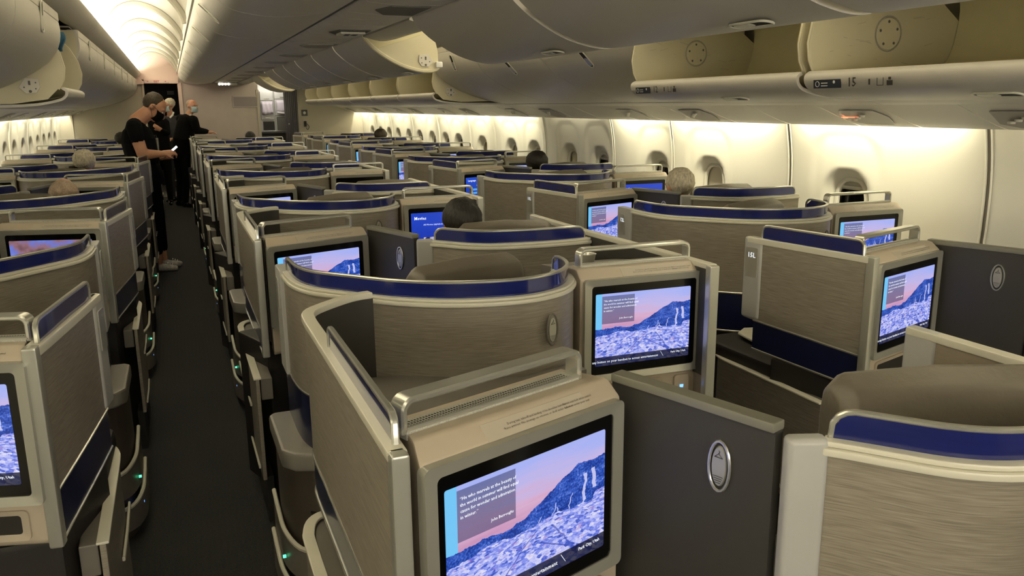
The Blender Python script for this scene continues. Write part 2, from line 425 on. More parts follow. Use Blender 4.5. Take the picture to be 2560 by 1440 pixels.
def text(name, body, org, ex, ey, size, m, parent=None, align='LEFT', bold=0.0, spacing=1.0):
    """flat lettering: origin, x direction and y direction in world"""
    V2, F = textmesh(body, size, align, bold, spacing)
    o = Vector(org); ex = Vector(ex).normalized(); ey = Vector(ey).normalized()
    b = BASE[-1]
    V = [tuple(o + ex * float(v[0]) + ey * float(v[1]) - b) for v in V2]
    me = bpy.data.meshes.new(name); me.from_pydata(V, [], F); me.materials.append(MATS[m])
    return link(name, me, parent)

# ------------------------------------------------------------------ suites
P = 2.151                      # distance between two like suites along the cabin
def ident(x, y): return (x, y)
def frame(a, ang):
    e1 = np.array([math.cos(R(ang)), math.sin(R(ang))]); e2 = np.array([-e1[1], e1[0]])
    return (lambda s, d, z: (a[0] + e1[0] * s + e2[0] * d, a[1] + e1[1] * s + e2[1] * d, z)), Vector((e1[0], e1[1], 0)), Vector((e2[0], e2[1], 0))
def rounded_rect(x0, x1, z0, z1, r, n=4):
    out = []
    for cx_, cz_, a0 in ((x1 - r, z1 - r, 0), (x0 + r, z1 - r, 90), (x0 + r, z0 + r, 180), (x1 - r, z0 + r, 270)):
        for k in range(n + 1):
            q = R(a0 + 90 * k / n); out.append((cx_ + r * math.cos(q), cz_ + r * math.sin(q)))
    return out
def ring_plate(G, outer, inner, d0, d1):
    """frame between two outlines with equal counts, from depth d0 (front) to d1; the inner edge sits a little deeper"""
    n = len(outer)
    V = [G(p[0], d0, p[1]) for p in outer] + [G(p[0], d0 + 0.004, p[1]) for p in inner] + [G(p[0], d1, p[1]) for p in outer] + [G(p[0], d1, p[1]) for p in inner]
    F = []
    for i in range(n):
        j = (i + 1) % n
        F += [(i, j, n + j, n + i), (i, 2 * n + i, 2 * n + j, j), (n + i, n + j, 3 * n + j, 3 * n + i), (2 * n + i, 3 * n + i, 3 * n + j, 2 * n + j)]
    return V, F
PLAC = ["During taxi, takeoff and landing: \u2022Use shoulder harness\n\u2022Raise armrest \u2022No stowage on ottoman or shelf under monitor", "Fasten seat belt while seated\nLife vest under your seat"]
def console_body(t, a, ang, w=0.46, screen='screen_town', deck=None, placard=True, far=False, tap=(0, 0), mir=False):
    G, e1, e2 = frame(a, ang); up = Vector((0, 0, 1)); nf = -e2
    T = 1.174; Bm = 0.70
    # housing: sloped top front edge
    prof = [(0.0, Bm + .02), (0.015, Bm), (0.16, Bm), (0.16, T - .012), (0.045, T), (0.03, T - .003), (0.0, T - .028)]
    V = [G((.012 if tap[0] else 0) + tap[0] * d, d, z) for d, z in prof] + [G(w - (.012 if tap[1] else 0) - tap[1] * d, d, z) for d, z in prof]; n = len(prof)
    F = [tuple(range(n)), tuple(reversed(range(n, 2 * n)))] + [(i, (i + 1) % n, n + (i + 1) % n, n + i) for i in range(n)]
    mesh('housing', V, F, 'beige', t, bevel=0.006)
    # monitor frame, glass and picture
    o1, i1 = rounded_rect(.010, w - .008, .812, 1.146, .012), rounded_rect(.036, w - .032, .834, 1.124, .010)
    V, F = ring_plate(G, o1, i1, -.016, .004); fr = mesh('monitor_frame', V, F, 'silver', t, smooth=True, auto=30)
    V = [G(x, -.009, z) for x, z in i1]; mesh('monitor_glass', V, [tuple(range(len(V)))], 'black_gloss', t)
    sx0, sx1, sz0, sz1 = .050, w - .052, .862, 1.098
    me = bpy.data.meshes.new('monitor_picture')
    cor = rounded_rect(sx0, sx1, sz0, sz1, .004, 2); b = BASE[-1]
    me.from_pydata([tuple(Vector(G(x, -.0095, z)) - b) for x, z in cor], [], [tuple(range(len(cor)))])
    uvl = me.uv_layers.new(name='UVMap')
    for l in me.loops:
        x, z = cor[l.vertex_index]; uvl.data[l.index].uv = ((x - sx0) / (sx1 - sx0), (z - sz0) / (sz1 - sz0))
    me.materials.append(MATS[screen]); pic = link('monitor_picture', me, t)
    W_, H_ = sx1 - sx0, sz1 - sz0
    def tx(s, u, v, size, al='LEFT', bold=0.0, m='text_lit', sp=1.1):
        text('lettering', s, G(sx0 + u * W_, -.0105, sz0 + v * H_), e1, up, size, m, pic, al, bold, sp)
    if screen == 'screen_town' and not far:
        tx('\u201cHe who marvels at the beauty of\nthe world in summer will find equal\ncause for wonder and admiration\nin winter.\u201d', .080, .890, .0086, sp=1.25)
        tx('John Burroughs', .385, .64, .0078, 'RIGHT')
        tx('Park City, Utah', .965, .070, .0090, 'RIGHT', .01)
        tx('Press any button on your handset to access entertainment', .665, .045, .0112, 'RIGHT', .005)
        V, F = sweepvf([G(sx0 + .69 * W_, -.0105, sz0 + .11 * H_), G(sx0 + .72 * W_, -.0105, sz0 + .04 * H_)], .0008, .0008, up=tuple(nf))
        mesh('divider_mark', V, F, 'text_lit', pic)
    if screen == 'screen_menu': tx('Movies', .05, .84, .024, bold=.02); tx('All Movies (alphabetical)', .2, .70, .013)
    if screen == 'screen_language': tx('Language', .06, .86, .022, bold=.01); tx('Please select a language', .30, .70, .012)
    # literature pocket and switch block below the monitor
    o2, i2 = (rounded_rect(.05, .30, .722, .796, .012), rounded_rect(.068, .284, .737, .783, .008)) if not mir else (rounded_rect(w - .30, w - .05, .722, .796, .012), rounded_rect(w - .284, w - .068, .737, .783, .008))
    V, F = ring_plate(G, o2, i2, -.006, .004); mesh('pocket_rim', V, F, 'beige', t, smooth=True, auto=30)
    V = [G(x, -.001, z) for x, z in i2]; mesh('pocket_opening', V, [tuple(range(len(V)))], 'dark', t)
    so = w - .10 if not mir else .05; o3 = rounded_rect(so, so + .055, .724, .796, .010)
    V = [G(x, -.008, z) for x, z in o3] + [G(x, .003, z) for x, z in o3]; n = len(o3)
    q = mesh('socket_block', V, [tuple(range(n)), tuple(range(n, 2 * n))] + [(i, (i + 1) % n, n + (i + 1) % n, n + i) for i in range(n)], 'beige', t, bevel=.002)
    V, F = boxvf(so + .021, so + .034, -.0095, -.008, .752, .762); V = [G(*v) for v in V]; mesh('socket_light', V, F, 'led_blue', q)
    # placard
    if placard:
        V, F = boxvf(.150, .385, -.0012, .0005, T - .0275, T - .006)
        def slope(s, d, z): return G(s, (z - (T - .028)) / .025 * .030 + d, z)
        V = [slope(*v) for v in V]; pl = mesh('placard', V, F, 'sticker', t)
        if not far:
            ey = (Vector(G(0, .030, T - .003)) - Vector(G(0, 0, T - .028))).normalized()
            text('lettering', PLAC[0], slope(.270, -.0018, T - .0150), e1, ey, .0062, 'text_dark', pl, 'CENTER', 0, 1.15)
            text('lettering', PLAC[1], slope(.332, -.0018, T - .0150), e1, ey, .0062, 'text_dark', pl, 'LEFT', 0, 1.15)
    # top: perforated strip and guard rail loop
    box('speaker_strip', .035, .425, .066, .112, T - .012, T + .0025, 'cork', t, fn=G)
    if not far:
        b_ = merge([boxvf(.05 + i * .0058, .0528 + i * .0058, .074 + j * .008, .078 + j * .008, T + .0025, T + .0029) for i in range(63) for j in range(4)])
        mesh('perforation', [G(*v) for v in b_[0]], b_[1], 'text_dark', t)['kind'] = 'stuff'
    h = .052; pts = []
    for k in range(5): q = R(180 - 22.5 * k); pts.append((.052 + .018 * math.cos(q), T + h - .018 + .018 * math.sin(q)))
    for k in range(5): q = R(90 - 22.5 * k); pts.append((.412 + .018 * math.cos(q), T + h - .018 + .018 * math.sin(q)))
    path = [G(.034, .085, T - .002)] + [G(s, .085, z) for s, z in pts] + [G(.430, .085, T - .002)]
    sweep('guard_rail', path, .034, .007, 'silver_bright', t, up=tuple(e2 * -1 + up * 0.001)) if False else mesh('guard_rail', *sweepvf(path, .012, .038, up=tuple(e2)), 'silver_bright', t, smooth=True)
    mesh('guard_sill', *sweepvf([G(.036, .071, T + .004), G(.430, .071, T + .004)], .010, .008), 'silver', t, smooth=True)
    # foot box below, set back
    box('foot_box', .03, w - .03, .10, .40, .06, Bm + .02, 'dark', t, fn=G, bevel=.01)
    if deck: prismz('deck', [p[:2] for p in deck], .66, [p[2] for p in deck], 'taupe', t)

def rail_loop(name, path, z0, z1, t, r=.03, wdt=.012, m='silver_bright'):
    """metal rail that rises at both ends of a plan path and runs above it"""
    p = [np.array(q, float) for q in path]
    d0 = p[1] - p[0]; d0 /= np.linalg.norm(d0); d1 = p[-1] - p[-2]; d1 /= np.linalg.norm(d1)
    pts = [(p[0][0], p[0][1], z0)]
    for k in range(1, 5):
        q = R(90 * k / 4); s = p[0] + d0 * r * (1 - math.cos(q)); pts.append((s[0], s[1], z1 - r + r * math.sin(q)))
    for q in p[1:-1]:
        if np.linalg.norm(q - p[0]) > r and np.linalg.norm(q - p[-1]) > r: pts.append((q[0], q[1], z1))
    for k in range(3, -1, -1):
        q = R(90 * k / 4); s = p[-1] - d1 * r * (1 - math.cos(q)); pts.append((s[0], s[1], z1 - r + r * math.sin(q)))
    pts.append((p[-1][0], p[-1][1], z0))
    V = []; F = []
    return sweep(name, pts, wdt, .009, m, t)

def resample(path, n):
    p = [np.array(q, float) for q in path]; L = [0]
    for i in range(1, len(p)): L.append(L[-1] + np.linalg.norm(p[i] - p[i - 1]))
    out = []
    for k in range(n):
        s = L[-1] * k / (n - 1); i = min(max(np.searchsorted(L, s) - 1, 0), len(p) - 2)
        f = (s - L[i]) / (L[i + 1] - L[i] + 1e-9); out.append(p[i] + (p[i + 1] - p[i]) * f)
    return out
def strip_screen(path, z0, z1, t, ends=.03):
    """blue privacy strip with rounded upper corners, and its rail"""
    n = 40; q = resample(path, n); L = sum(np.linalg.norm(q[i] - q[i - 1]) for i in range(1, n))
    zt = []
    for i in range(n):
        s = min(i, n - 1 - i) / (n - 1) * L
        zt.append(z1 - .004 - (ends - math.sqrt(max(0, ends ** 2 - (ends - s) ** 2)) if s < ends else 0))
    wall('privacy_strip', q, .006, z0 - .004, zt, 'blue', t)
    rail_loop('strip_rail', q, z0 - .004, z1, t, r=ends)

def plate(t, c, e1, e2_, nrm, txt, w=.048, h=.105):
    """seat number plate: c = centre, e1 = right, e2_ = up, nrm = outward"""
    c = Vector(c); e1 = Vector(e1); nrm = Vector(nrm); up = Vector((0, 0, 1))
    o = [c + e1 * x + up * z for x, z in rounded_rect(-w / 2, w / 2, -h / 2, h / 2, .006, 2)]
    V = [tuple(v) for v in o] + [tuple(v + nrm * .003) for v in o]; n = len(o)
    p = mesh('number_plate', V, [tuple(range(n)), tuple(range(n, 2 * n))] + [(i, (i + 1) % n, n + (i + 1) % n, n + i) for i in range(n)], 'silver', t)
    if txt: text('lettering', txt, c + nrm * .0036 + up * (h / 2 - .038), e1, up, .027, 'text_lit', p, 'CENTER', .01)

def hook(t, c, ex, nrm, name='coat_hook', m='silver_bright'):
    up = (0, 0, 1)
    V, F = ovalvf(c, ex, up, .021, .046, .004, nrm, ring=.006); r_ = mesh(name, V, F, m, t, smooth=True)
    V, F = ovalvf(c, ex, up, .015, .038, .004, nrm); k = mesh('hook_flap', V, F, 'silver', r_, smooth=True)
    c = Vector(c); ex = Vector(ex); nr = Vector(nrm); U = Vector(up)
    seg = [c + nr * .005 + ex * x + U * z for x, z in ((-.008, .017), (0, .024), (.008, .017), (-.008, .017))]
    V, F = sweepvf(seg, .0012, .0012, up=tuple(nr)); parts = [(V, F)]
    parts.append(sweepvf([c + nr * .005 + U * .024, c + nr * .005 + U * .028 + ex * .002, c + nr * .005 + U * .030], .0012, .0012, up=tuple(nr)))
    for i in range(4):
        hw = .010 - i * .0015; parts.append(sweepvf([c + nr * .005 - ex * hw - U * (.018 + i * .004), c + nr * .005 + ex * hw - U * (.018 + i * .004)], .0008, .0008, up=tuple(nr)))
    V, F = merge(parts); mesh('hanger_mark', V, F, 'text_dark', r_)

def aisle_panel(t, T, y0, y1, x=.222, ztop=.635, zbot=.20):
    """low wooden panel with a pale cap on the aisle side, curving inward at its far end"""
    path = [(x, y0), (x, y0 + .1), (x, (y0 + y1) / 2), (x, y1 - .14), (x + .004, y1 - .08), (x + .018, y1 - .03), (x + .045, y1), (x + .09, y1 + .01)]
    path = [T(*p) for p in smooth_path(path, 3)]
    wall('armrest_panel', path, .016, zbot, ztop - .006, 'wood', t, bevel=.004)
    wall('armrest_cap', path, .030, ztop - .008, ztop, 'cream', t, bevel=.003)
    inner = [T(*p) for p in smooth_path([(x + .035, y0 + .02), (x + .035, y1 - .12), (x + .07, y1 - .03)], 4)]
    wall('armrest_ledge', inner, .045, ztop - .10, ztop - .012, 'taupe', t, bevel=.006)
    # two bright grab edges lower down, stepped
    for zz, ya, yb in ((.43, y0 + .28, y1 - .02), (.24, y0 + .05, y0 + .62 * (y1 - y0))):
        q = [T(*p) for p in ((x - .014, ya), (x - .016, (ya + yb) / 2), (x - .014, yb))]
        V, F = sweepvf([(p[0], p[1], zz) for p in q], .008, .014); mesh('trim_edge', V, F, 'cream', t, smooth=True)
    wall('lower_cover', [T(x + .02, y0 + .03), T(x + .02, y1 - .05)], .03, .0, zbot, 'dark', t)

def foot_shells(t, T, yc, x=.218):
    """curved column with padded ledge and two rimmed trays with lights, on the aisle side"""
    led = [(x + .006, yc - .16), (x + .004, yc + .16), (x + .02, yc + .185), (x + .16, yc + .185), (x + .16, yc - .23), (x + .10, yc - .235), (x + .04, yc - .21)]
    prismz('side_ledge', [T(*p) for p in led], .565, .628, 'ledge', t, bevel=.012)
    col = smooth_path([(x + .03, yc + .16), (x + .022, yc + .05), (x + .025, yc - .05), (x + .05, yc - .14), (x + .10, yc - .20), (x + .16, yc - .22)], 4)
    wall('column', [T(*p) for p in col], .02, .0, .568, 'brown_dark', t)
    for z0, z1, off, nm in ((.235, .353, 0, 'upper_tray'), (.10, .206, -.012, 'lower_tray')):
        pt = smooth_path([(x - .0 + off, yc + .14), (x + off, yc + .0), (x + .004 + off, yc - .10), (x + .03 + off, yc - .19), (x + .08, yc - .25), (x + .14, yc - .27)], 4)
        pt = [T(*p) for p in pt]; n = len(pt)
        zt = [z1 - .0 - .05 * min(1, i / n * 1.6) for i in range(n)]
        tr = wall(nm, pt, .008, z0 - .04, zt, 'taupe', t)
        V, F = sweepvf([(p[0], p[1], zt[i]) for i, p in enumerate(pt)], .014, .016); mesh('tray_rim', V, F, 'cream', tr, smooth=True)
    for z, y_, m in ((.24, yc - .125, 'led_green'), (.13, yc - .12, 'led_blue')):
        p = T(x - .004, y_); V, F = boxvf(p[0] - .005, p[0] + .005, p[1] - .004, p[1] + .004, z - .004, z + .004); mesh('floor_light', V, F, m, t)
    # seat pedestal in the dark behind
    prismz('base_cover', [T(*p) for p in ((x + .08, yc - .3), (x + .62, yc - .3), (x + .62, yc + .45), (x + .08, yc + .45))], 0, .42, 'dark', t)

SH = 1.155                     # top of the wooden shells
def shell_left(t, T, sgn, corner_seat=True, txt=None):
    """the curved shell on the aisle side (local = centre block, left)"""
    full = [(.305, 2.815), (.305, 2.70), (.306, 2.60), (.316, 2.50), (.348, 2.41), (.425, 2.315), (.549, 2.175), (.693, 2.085), (.863, 2.052), (1.000, 2.095), (1.085, 2.185), (1.118, 2.28), (1.120, 2.37)]
    full = smooth_path(full, 4)
    pts = [T(*p) for p in full]
    wall('shell_panel', pts, .022, .805, SH - .022, 'wood', t)
    wall('shell_back', pts, .020, .62, .805, 'navy', t)
    V, F = sweepvf([(p[0], p[1], .805) for p in pts], .028, .010); mesh('waist_line', V, F, 'silver_bright', t, smooth=True)
    V, F = sweepvf([(p[0], p[1], .62) for p in pts[:28]], .026, .010); mesh('hem_line', V, F, 'silver', t, smooth=True)
    wall('trim_cap', pts, .040, SH - .022, SH - .009, 'cream', t, bevel=.004)
    wall('trim_ridge', pts, .028, SH - .009, SH, 'cream', t, bevel=.003)
    strip_screen([T(*p) for p in smooth_path([(.309, 2.70), (.311, 2.60), (.322, 2.50), (.354, 2.415), (.429, 2.32), (.552, 2.182), (.695, 2.093), (.863, 2.060), (.995, 2.102), (1.078, 2.19), (1.110, 2.282), (1.112, 2.36)], 5)], SH, 1.200, t, .028)
    # pale end strip with number plate towards the aisle
    e = [T(.300, 2.69), T(.300, 2.82)]
    wall('end_strip', e, .038, .80, SH + .002, 'strip_grey', t, bevel=.006)
    nx = -1 if sgn > 0 else 1
    c = T(.281, 2.765); plate(t, (c[0], c[1], 1.07), (0, -1 if sgn > 0 else 1, 0), None, (nx, 0, 0), txt)
    if not txt is None or True:
        c = T(.300, 2.69)
    # round hook on the back
    c = T(.958, 2.062); d = np.array(T(1.0, 2.082)) - np.array(T(.93, 2.056)); d /= np.linalg.norm(d)
    nr = Vector((d[1], -d[0], 0));
    if nr.y > 0: nr = -nr
    c = Vector((c[0], c[1], 1.045)) + nr * .012
    hook(t, c, (d[0], d[1], 0), nr, m='taupe')
    foot_shells(t, T, 2.64)

def shell_right(t, T, sgn):
    """the shell at the far side (local = centre block, right), down to the floor, with divider screen"""
    p1 = [(.922, .938), (.955, .900), (.990, .856), (1.037, .802), (1.100, .760), (1.19, .737), (1.32, .724), (1.42, .724), (1.518, .735)]
    p1 = smooth_path(p1, 4); pts = [T(*p) for p in p1]
    wall('shell_panel', pts, .022, .05, SH - .022, 'wood', t)
    wall('trim_cap', pts, .044, SH - .024, SH - .010, 'cream', t, bevel=.004)
    wall('trim_ridge', pts, .030, SH - .010, SH, 'cream', t, bevel=.003)
    strip_screen([T(*p) for p in smooth_path([(.932, .936), (.961, .904), (.996, .861), (1.042, .808), (1.103, .767), (1.19, .744), (1.32, .731), (1.42, .731), (1.500, .739)], 5)], SH, 1.202, t, .035)
    st = [T(*p) for p in ((.862, .958), (.925, .935))]
    V, F = wallvf(st, .034, .05, SH + .004); mesh('end_strip', V, F, 'strip_grey', t, bevel=.010, seg=3)
    dv = [T(*p) for p in ((.752, 1.31), (.800, 1.176), (.866, .978))]
    wall('divider_screen', dv, .022, .35, 1.160, 'divider', t)
    wall('divider_cap', dv, .034, 1.158, 1.176, 'divider_cap', t, bevel=.004)
    d = np.array(dv[2]) - np.array(dv[0]); d /= np.linalg.norm(d); nr = Vector((d[1], -d[0], 0))
    if nr.x * sgn > 0: nr = -nr
    c0 = T(.834, 1.074)
    ex = (d[0], d[1], 0)
    hook(t, Vector((c0[0], c0[1], 1.067)) + nr * .012, ex, nr)

def seat(name, label, T, c, facing, group=None, dy=0):
    """leather seat with headrest, backrest, cushion and arms; c = headrest centre in local coordinates"""
    cx_, cy_ = T(*c); t = thing(name, label, 'seat', (cx_, cy_, 0), group)
    G, e1, e2 = frame((cx_, cy_), facing)
    def pad(nm, w, prof, m):
        V = []; n = len(prof)
        xs = [-w / 2, -w / 2 + .03, 0, w / 2 - .03, w / 2]; sc = [.66, .93, 1.03, 1, .84] if nm == 'headrest' else [.86, 1, 1.03, 1, .86]
        cd = sum(p[0] for p in prof) / n; cz = sum(p[1] for p in prof) / n
        for x, s in zip(xs, sc): V += [G(x, cd + (d - cd) * s, cz + (z - cz) * s) for d, z in prof]
        F = [tuple(range(n)), tuple(reversed(range(4 * n, 5 * n)))]
        for k in range(4): F += [(k * n + i, k * n + (i + 1) % n, (k + 1) * n + (i + 1) % n, (k + 1) * n + i) for i in range(n)]
        return mesh(nm, V, F, m, t, bevel=.010)
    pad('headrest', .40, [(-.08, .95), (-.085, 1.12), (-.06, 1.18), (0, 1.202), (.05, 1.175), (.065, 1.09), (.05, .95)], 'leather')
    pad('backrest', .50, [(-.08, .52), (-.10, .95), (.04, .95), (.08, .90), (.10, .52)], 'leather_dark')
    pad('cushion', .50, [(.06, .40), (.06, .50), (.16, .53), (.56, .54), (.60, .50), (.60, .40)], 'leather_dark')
    box('seat_frame', -.24, .24, -.05, .56, .0, .41, 'dark', t, fn=G, bevel=.01)
    box('armrest', -.30, -.255, .05, .52, .42, .66, 'taupe', t, fn=G, bevel=.012)
    done(); return t

Rt = lambda x, y: (x, y)
WR = lambda x, y: (x + 1.83, y + .879)
WLy = .84
WL = lambda x, y: (1.8 - (x + 1.83), y + WLy)

def side_wrap(t):
    """side wall beside the left aisle, running back from the monitor and turning in at its far end (centre block)"""
    p = smooth_path([(.268, 1.112), (.268, 1.40), (.268, 1.80), (.268, 1.96), (.276, 2.03), (.310, 2.085), (.405, 2.168), (.470, 2.190)], 5)
    wall('side_panel', p, .018, .805, 1.160, 'wood', t)
    wall('side_panel_lining', p[3:], .004, .80, 1.158, 'divider', t, off=-.0115)
    wall('side_cap', p, .032, 1.158, 1.176, 'cream', t, bevel=.004)
    wall('lower_panel', p[:16] + p[16:24], .016, .70, .805, 'navy', t)
    for z, nm in ((.805, 'waist_line'), (.70, 'hem_line')):
        V, F = sweepvf([(q[0], q[1], z) for q in p[:26]], .024, .007); mesh(nm, V, F, 'silver_bright', t, smooth=True)
    V, F = wallvf([(.268, 1.094), (.268, 1.126)], .030, .70, 1.176); mesh('corner_post', V, F, 'silver', t, bevel=.006)
    strip_screen([(.272, 1.14), (.272, 1.3), (.272, 1.5), (.272, 1.70)], 1.174, 1.222, t, .022)
    aisle_panel(t, Rt, 1.05, 2.00)
def side_short(t, T, sgn, txt):
    """short free-ending side panel with a number plate (window blocks)"""
    L = [(.299, 1.140), (.255, 1.400), (.214, 1.665)]
    p = [T(*q) for q in smooth_path(L, 4)]; n = len(p)
    zb = [.822 + (.85 - .822) * i / (n - 1) for i in range(n)]; zl = [.705 + (.735 - .705) * i / (n - 1) for i in range(n)]
    wall('side_panel', p, .020, zb, 1.150, 'wood', t)
    wall('lower_panel', p[:-1], .018, zl[:-1], zb[:-1], 'navy', t)
    for zz, nm in ((zb, 'waist_line'), (zl, 'hem_line')):
        V, F = sweepvf([(q[0], q[1], zz[i]) for i, q in enumerate(p)][:-1], .026, .009); mesh(nm, V, F, 'silver_bright', t, smooth=True)
    wall('side_cap', p, .034, 1.148, 1.172, 'cream', t, bevel=.004)
    q0, q1 = T(.225, 1.590), T(.211, 1.680)
    V, F = wallvf([q0, q1], .032, .85, 1.172); mesh('end_strip', V, F, 'strip_grey', t, bevel=.012, seg=3)
    V, F = wallvf([T(.302, 1.118), T(.297, 1.152)], .032, .695, 1.174); mesh('corner_post', V, F, 'silver', t, bevel=.006)
    strip_screen([T(*q) for q in ((.290, 1.165), (.270, 1.29), (.250, 1.42), (.228, 1.55), (.222, 1.60))], 1.170, 1.222, t, .025)
    d = np.array(q0) - np.array(q1); d /= np.linalg.norm(d)   # towards the camera
    c = (np.array(q0) + np.array(q1)) / 2; nr = np.array([-d[1], d[0]])
    if sgn > 0 and nr[0] > 0 or sgn < 0 and nr[0] < 0: nr = -nr
    e1 = d if sgn > 0 else -d
    plate(t, (c[0] + nr[0] * .016, c[1] + nr[1] * .016, 1.075), (e1[0], e1[1], 0), None, (nr[0], nr[1], 0), txt, .058, .115)
    aisle_panel(t, T, 1.23, 1.89)
    # dark table body with a pale folding tray
    prismz('table_body', [T(*q) for q in ((.235, 1.56), (.30, 1.20), (.75, 1.20), (.75, 1.98), (.30, 1.98), (.225, 1.90))], .42, .685, 'dark', t, bevel=.02)
    prismz('tray_table', [T(*q) for q in ((.315, 1.66), (.330, 1.50), (.50, 1.45), (.52, 1.90), (.42, 1.93), (.35, 1.88))], .700, .712, 'cream', t, bevel=.004)
def side_right(t):
    """wall beside the right aisle (centre block): wooden outside, dark lining, cap"""
    p = [(1.560, 2.115), (1.556, 2.40), (1.538, 2.79), (1.530, 3.10), (1.528, 3.47)]
    p = smooth_path(p, 4)
    wall('side_panel', p, .020, .70, 1.160, 'wood_plain', t)
    wall('side_panel_lining', p[:10], .004, .80, 1.158, 'divider', t, off=.0125)
    wall('side_cap', p, .034, 1.158, 1.176, 'cream', t, bevel=.004)
    V, F = wallvf([(1.528, 3.39), (1.528, 3.475)], .032, .45, 1.178); mesh('end_strip', V, F, 'strip_grey', t, bevel=.010, seg=3)
    V, F = wallvf([(1.555, 2.095), (1.556, 2.125)], .036, .60, 1.174); mesh('corner_post', V, F, 'silver', t, bevel=.006)
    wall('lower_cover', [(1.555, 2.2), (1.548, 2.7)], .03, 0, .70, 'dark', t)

NAMES = ['nearest to the camera', 'second from the camera', 'third from the camera', 'fourth from the camera', 'fifth from the camera', 'sixth from the camera', 'farthest, by the front wall']
def ordl(k, n): return 'farthest from the camera' if k == n - 1 and n > 3 else NAMES[k]
deckL = [(.30, 1.26, 1.150), (.74, 1.41, 1.150), (1.06, 2.09, .92), (.86, 2.04, .92), (.69, 2.075, .93), (.54, 2.165, .93), (.42, 2.15, .94), (.29, 2.02, 1.0)]
deckR = [(1.15, 2.34, 1.150), (1.54, 2.33, 1.150), (1.53, 2.68, 1.10), (1.22, 2.70, 1.10)]
def off(d, T, z=0): return [T(x, y) + (zz,) for x, y, zz in d]

def row(builder, count, what, special=(), k0=0):
    """build the special ones and one plain one, then copy the plain one down the row"""
    base = None; y0 = 0
    for k in range(k0, count):
        lab = what % ordl(k - k0, count - k0)
        if k in special or base is None:
            o = builder(k, lab); y = o.location.y
            o.location = (o.location.x, y + k * P, 0)
            if k not in special: base = o; y0 = y
        else: dup(base, (base.location.x, y0 + k * P, 0), lab)

def mk_console(a, ang, w, side, deck, screens, tap=(0, 0), mir=False):
    def b(k, lab):
        t = thing('monitor_console', lab, 'console', (a[0], a[1], 0), 'monitor consoles of the suites')
        console_body(t, a, ang, w, screens.get(k, screens.get('*', 'screen_town')), deck, tap=tap, mir=mir)
        side(t, k); done(); return t
    return b
def mk_shell(fn, a, lab_fn=None):
    def b(k, lab):
        t = thing('seat_shell', lab, 'partition', (a[0], a[1], 0), 'curved partitions behind the seats')
        fn(t, k); done(); return t
    return b
# centre block, beside the left aisle
row(mk_console((.287, 1.102), 19, .47, lambda t, k: side_wrap(t), deckL, {}, (.38, 0)), 7,
    'beige monitor console right of the left aisle, %s')
row(mk_shell(lambda t, k: shell_left(t, Rt, 1, txt=None), (.7, 2.4)), 6,
    'curved wooden partition right of the left aisle, %s')
# centre block, beside the right aisle
row(mk_console((1.126, 2.195), -2, .445, lambda t, k: side_right(t), deckR, {1: 'screen_menu', 2: 'screen_off', 3: 'screen_off'}), 6,
    'beige monitor console left of the right aisle, %s', (1, 2, 3), -1)
row(mk_shell(lambda t, k: shell_right(t, Rt, 1), (1.2, .8)), 7,
    'wooden partition and dark divider left of the right aisle, %s')
# right window block
ltx = {0: '15L', 1: '11L'}
a2 = WR(.300, 1.121)
row(mk_console(a2, 16, .46, lambda t, k: side_short(t, WR, 1, ltx.get(k)), None, {2: 'screen_language'}, (.30, 0)), 7,
    'beige monitor console right of the right aisle, %s', (0, 1, 2))
row(mk_shell(lambda t, k: shell_left(t, WR, 1, txt={0: '12L'}.get(k)), WR(.7, 2.4)), 6,
    'curved wooden partition with blue strip right of the right aisle, %s', (0,))
row(mk_console(WR(1.126, 2.195), -2, .445, lambda t, k: None, off(deckR, WR), {1: 'screen_menu'}), 6,
    'beige monitor console against the right cabin wall, %s', (1, 2))
row(mk_shell(lambda t, k: shell_right(t, WR, 1), WR(1.2, .8)), 7,
    'wooden partition and dark divider by the right windows, %s')
# left window block (mirrored plan)
q = WL(.300, 1.121); w_ = .46; an = -16
a3 = (q[0] - w_ * math.cos(R(an)), q[1] - w_ * math.sin(R(an)))
row(mk_console(a3, an, w_, lambda t, k: side_short(t, WL, -1, None), None, {1: 'screen_film'}, (0, .30), True), 7,
    'beige monitor console left of the left aisle, %s', (1, 2))
row(mk_shell(lambda t, k: shell_left(t, WL, -1), WL(.7, 2.4)), 6,
    'curved wooden partition left of the left aisle, %s')
q = WL(1.126, 2.195); w_ = .445; an = 2
row(mk_console((q[0] - w_ * math.cos(R(an)), q[1] - w_ * math.sin(R(an))), an, w_, lambda t, k: None, off(deckR, WL), {1: 'screen_menu'}, mir=True), 6,
    'beige monitor console against the left cabin wall, %s', (1, 2))
row(mk_shell(lambda t, k: shell_right(t, WL, -1), WL(1.2, .8)), 7,
    'wooden partition and dark divider by the left windows, %s')
# seats
def seats(T, c, facing, count, where):
    s0 = seat('suite_seat', 'leather seat %s, %s' % (where, ordl(0, count)), T, c, facing, 'leather seats in the suites')
    for k in range(1, count):
        dup(s0, (s0.location.x, s0.location.y + k * P, 0), 'leather seat %s, %s' % (where, ordl(k, count)))
seats(Rt, (.83, 2.44), 13, 6, 'right of the left aisle')
seats(Rt, (1.27, 1.03), -20, 7, 'left of the right aisle')
seats(WR, (.83, 2.44), 13, 6, 'right of the right aisle')
seats(WR, (1.20, 1.03), -6, 7, 'beside the right windows')
seats(WL, (.83, 2.44), -13, 6, 'left of the left aisle')
seats(WL, (1.20, 1.03), 6, 7, 'beside the left windows')
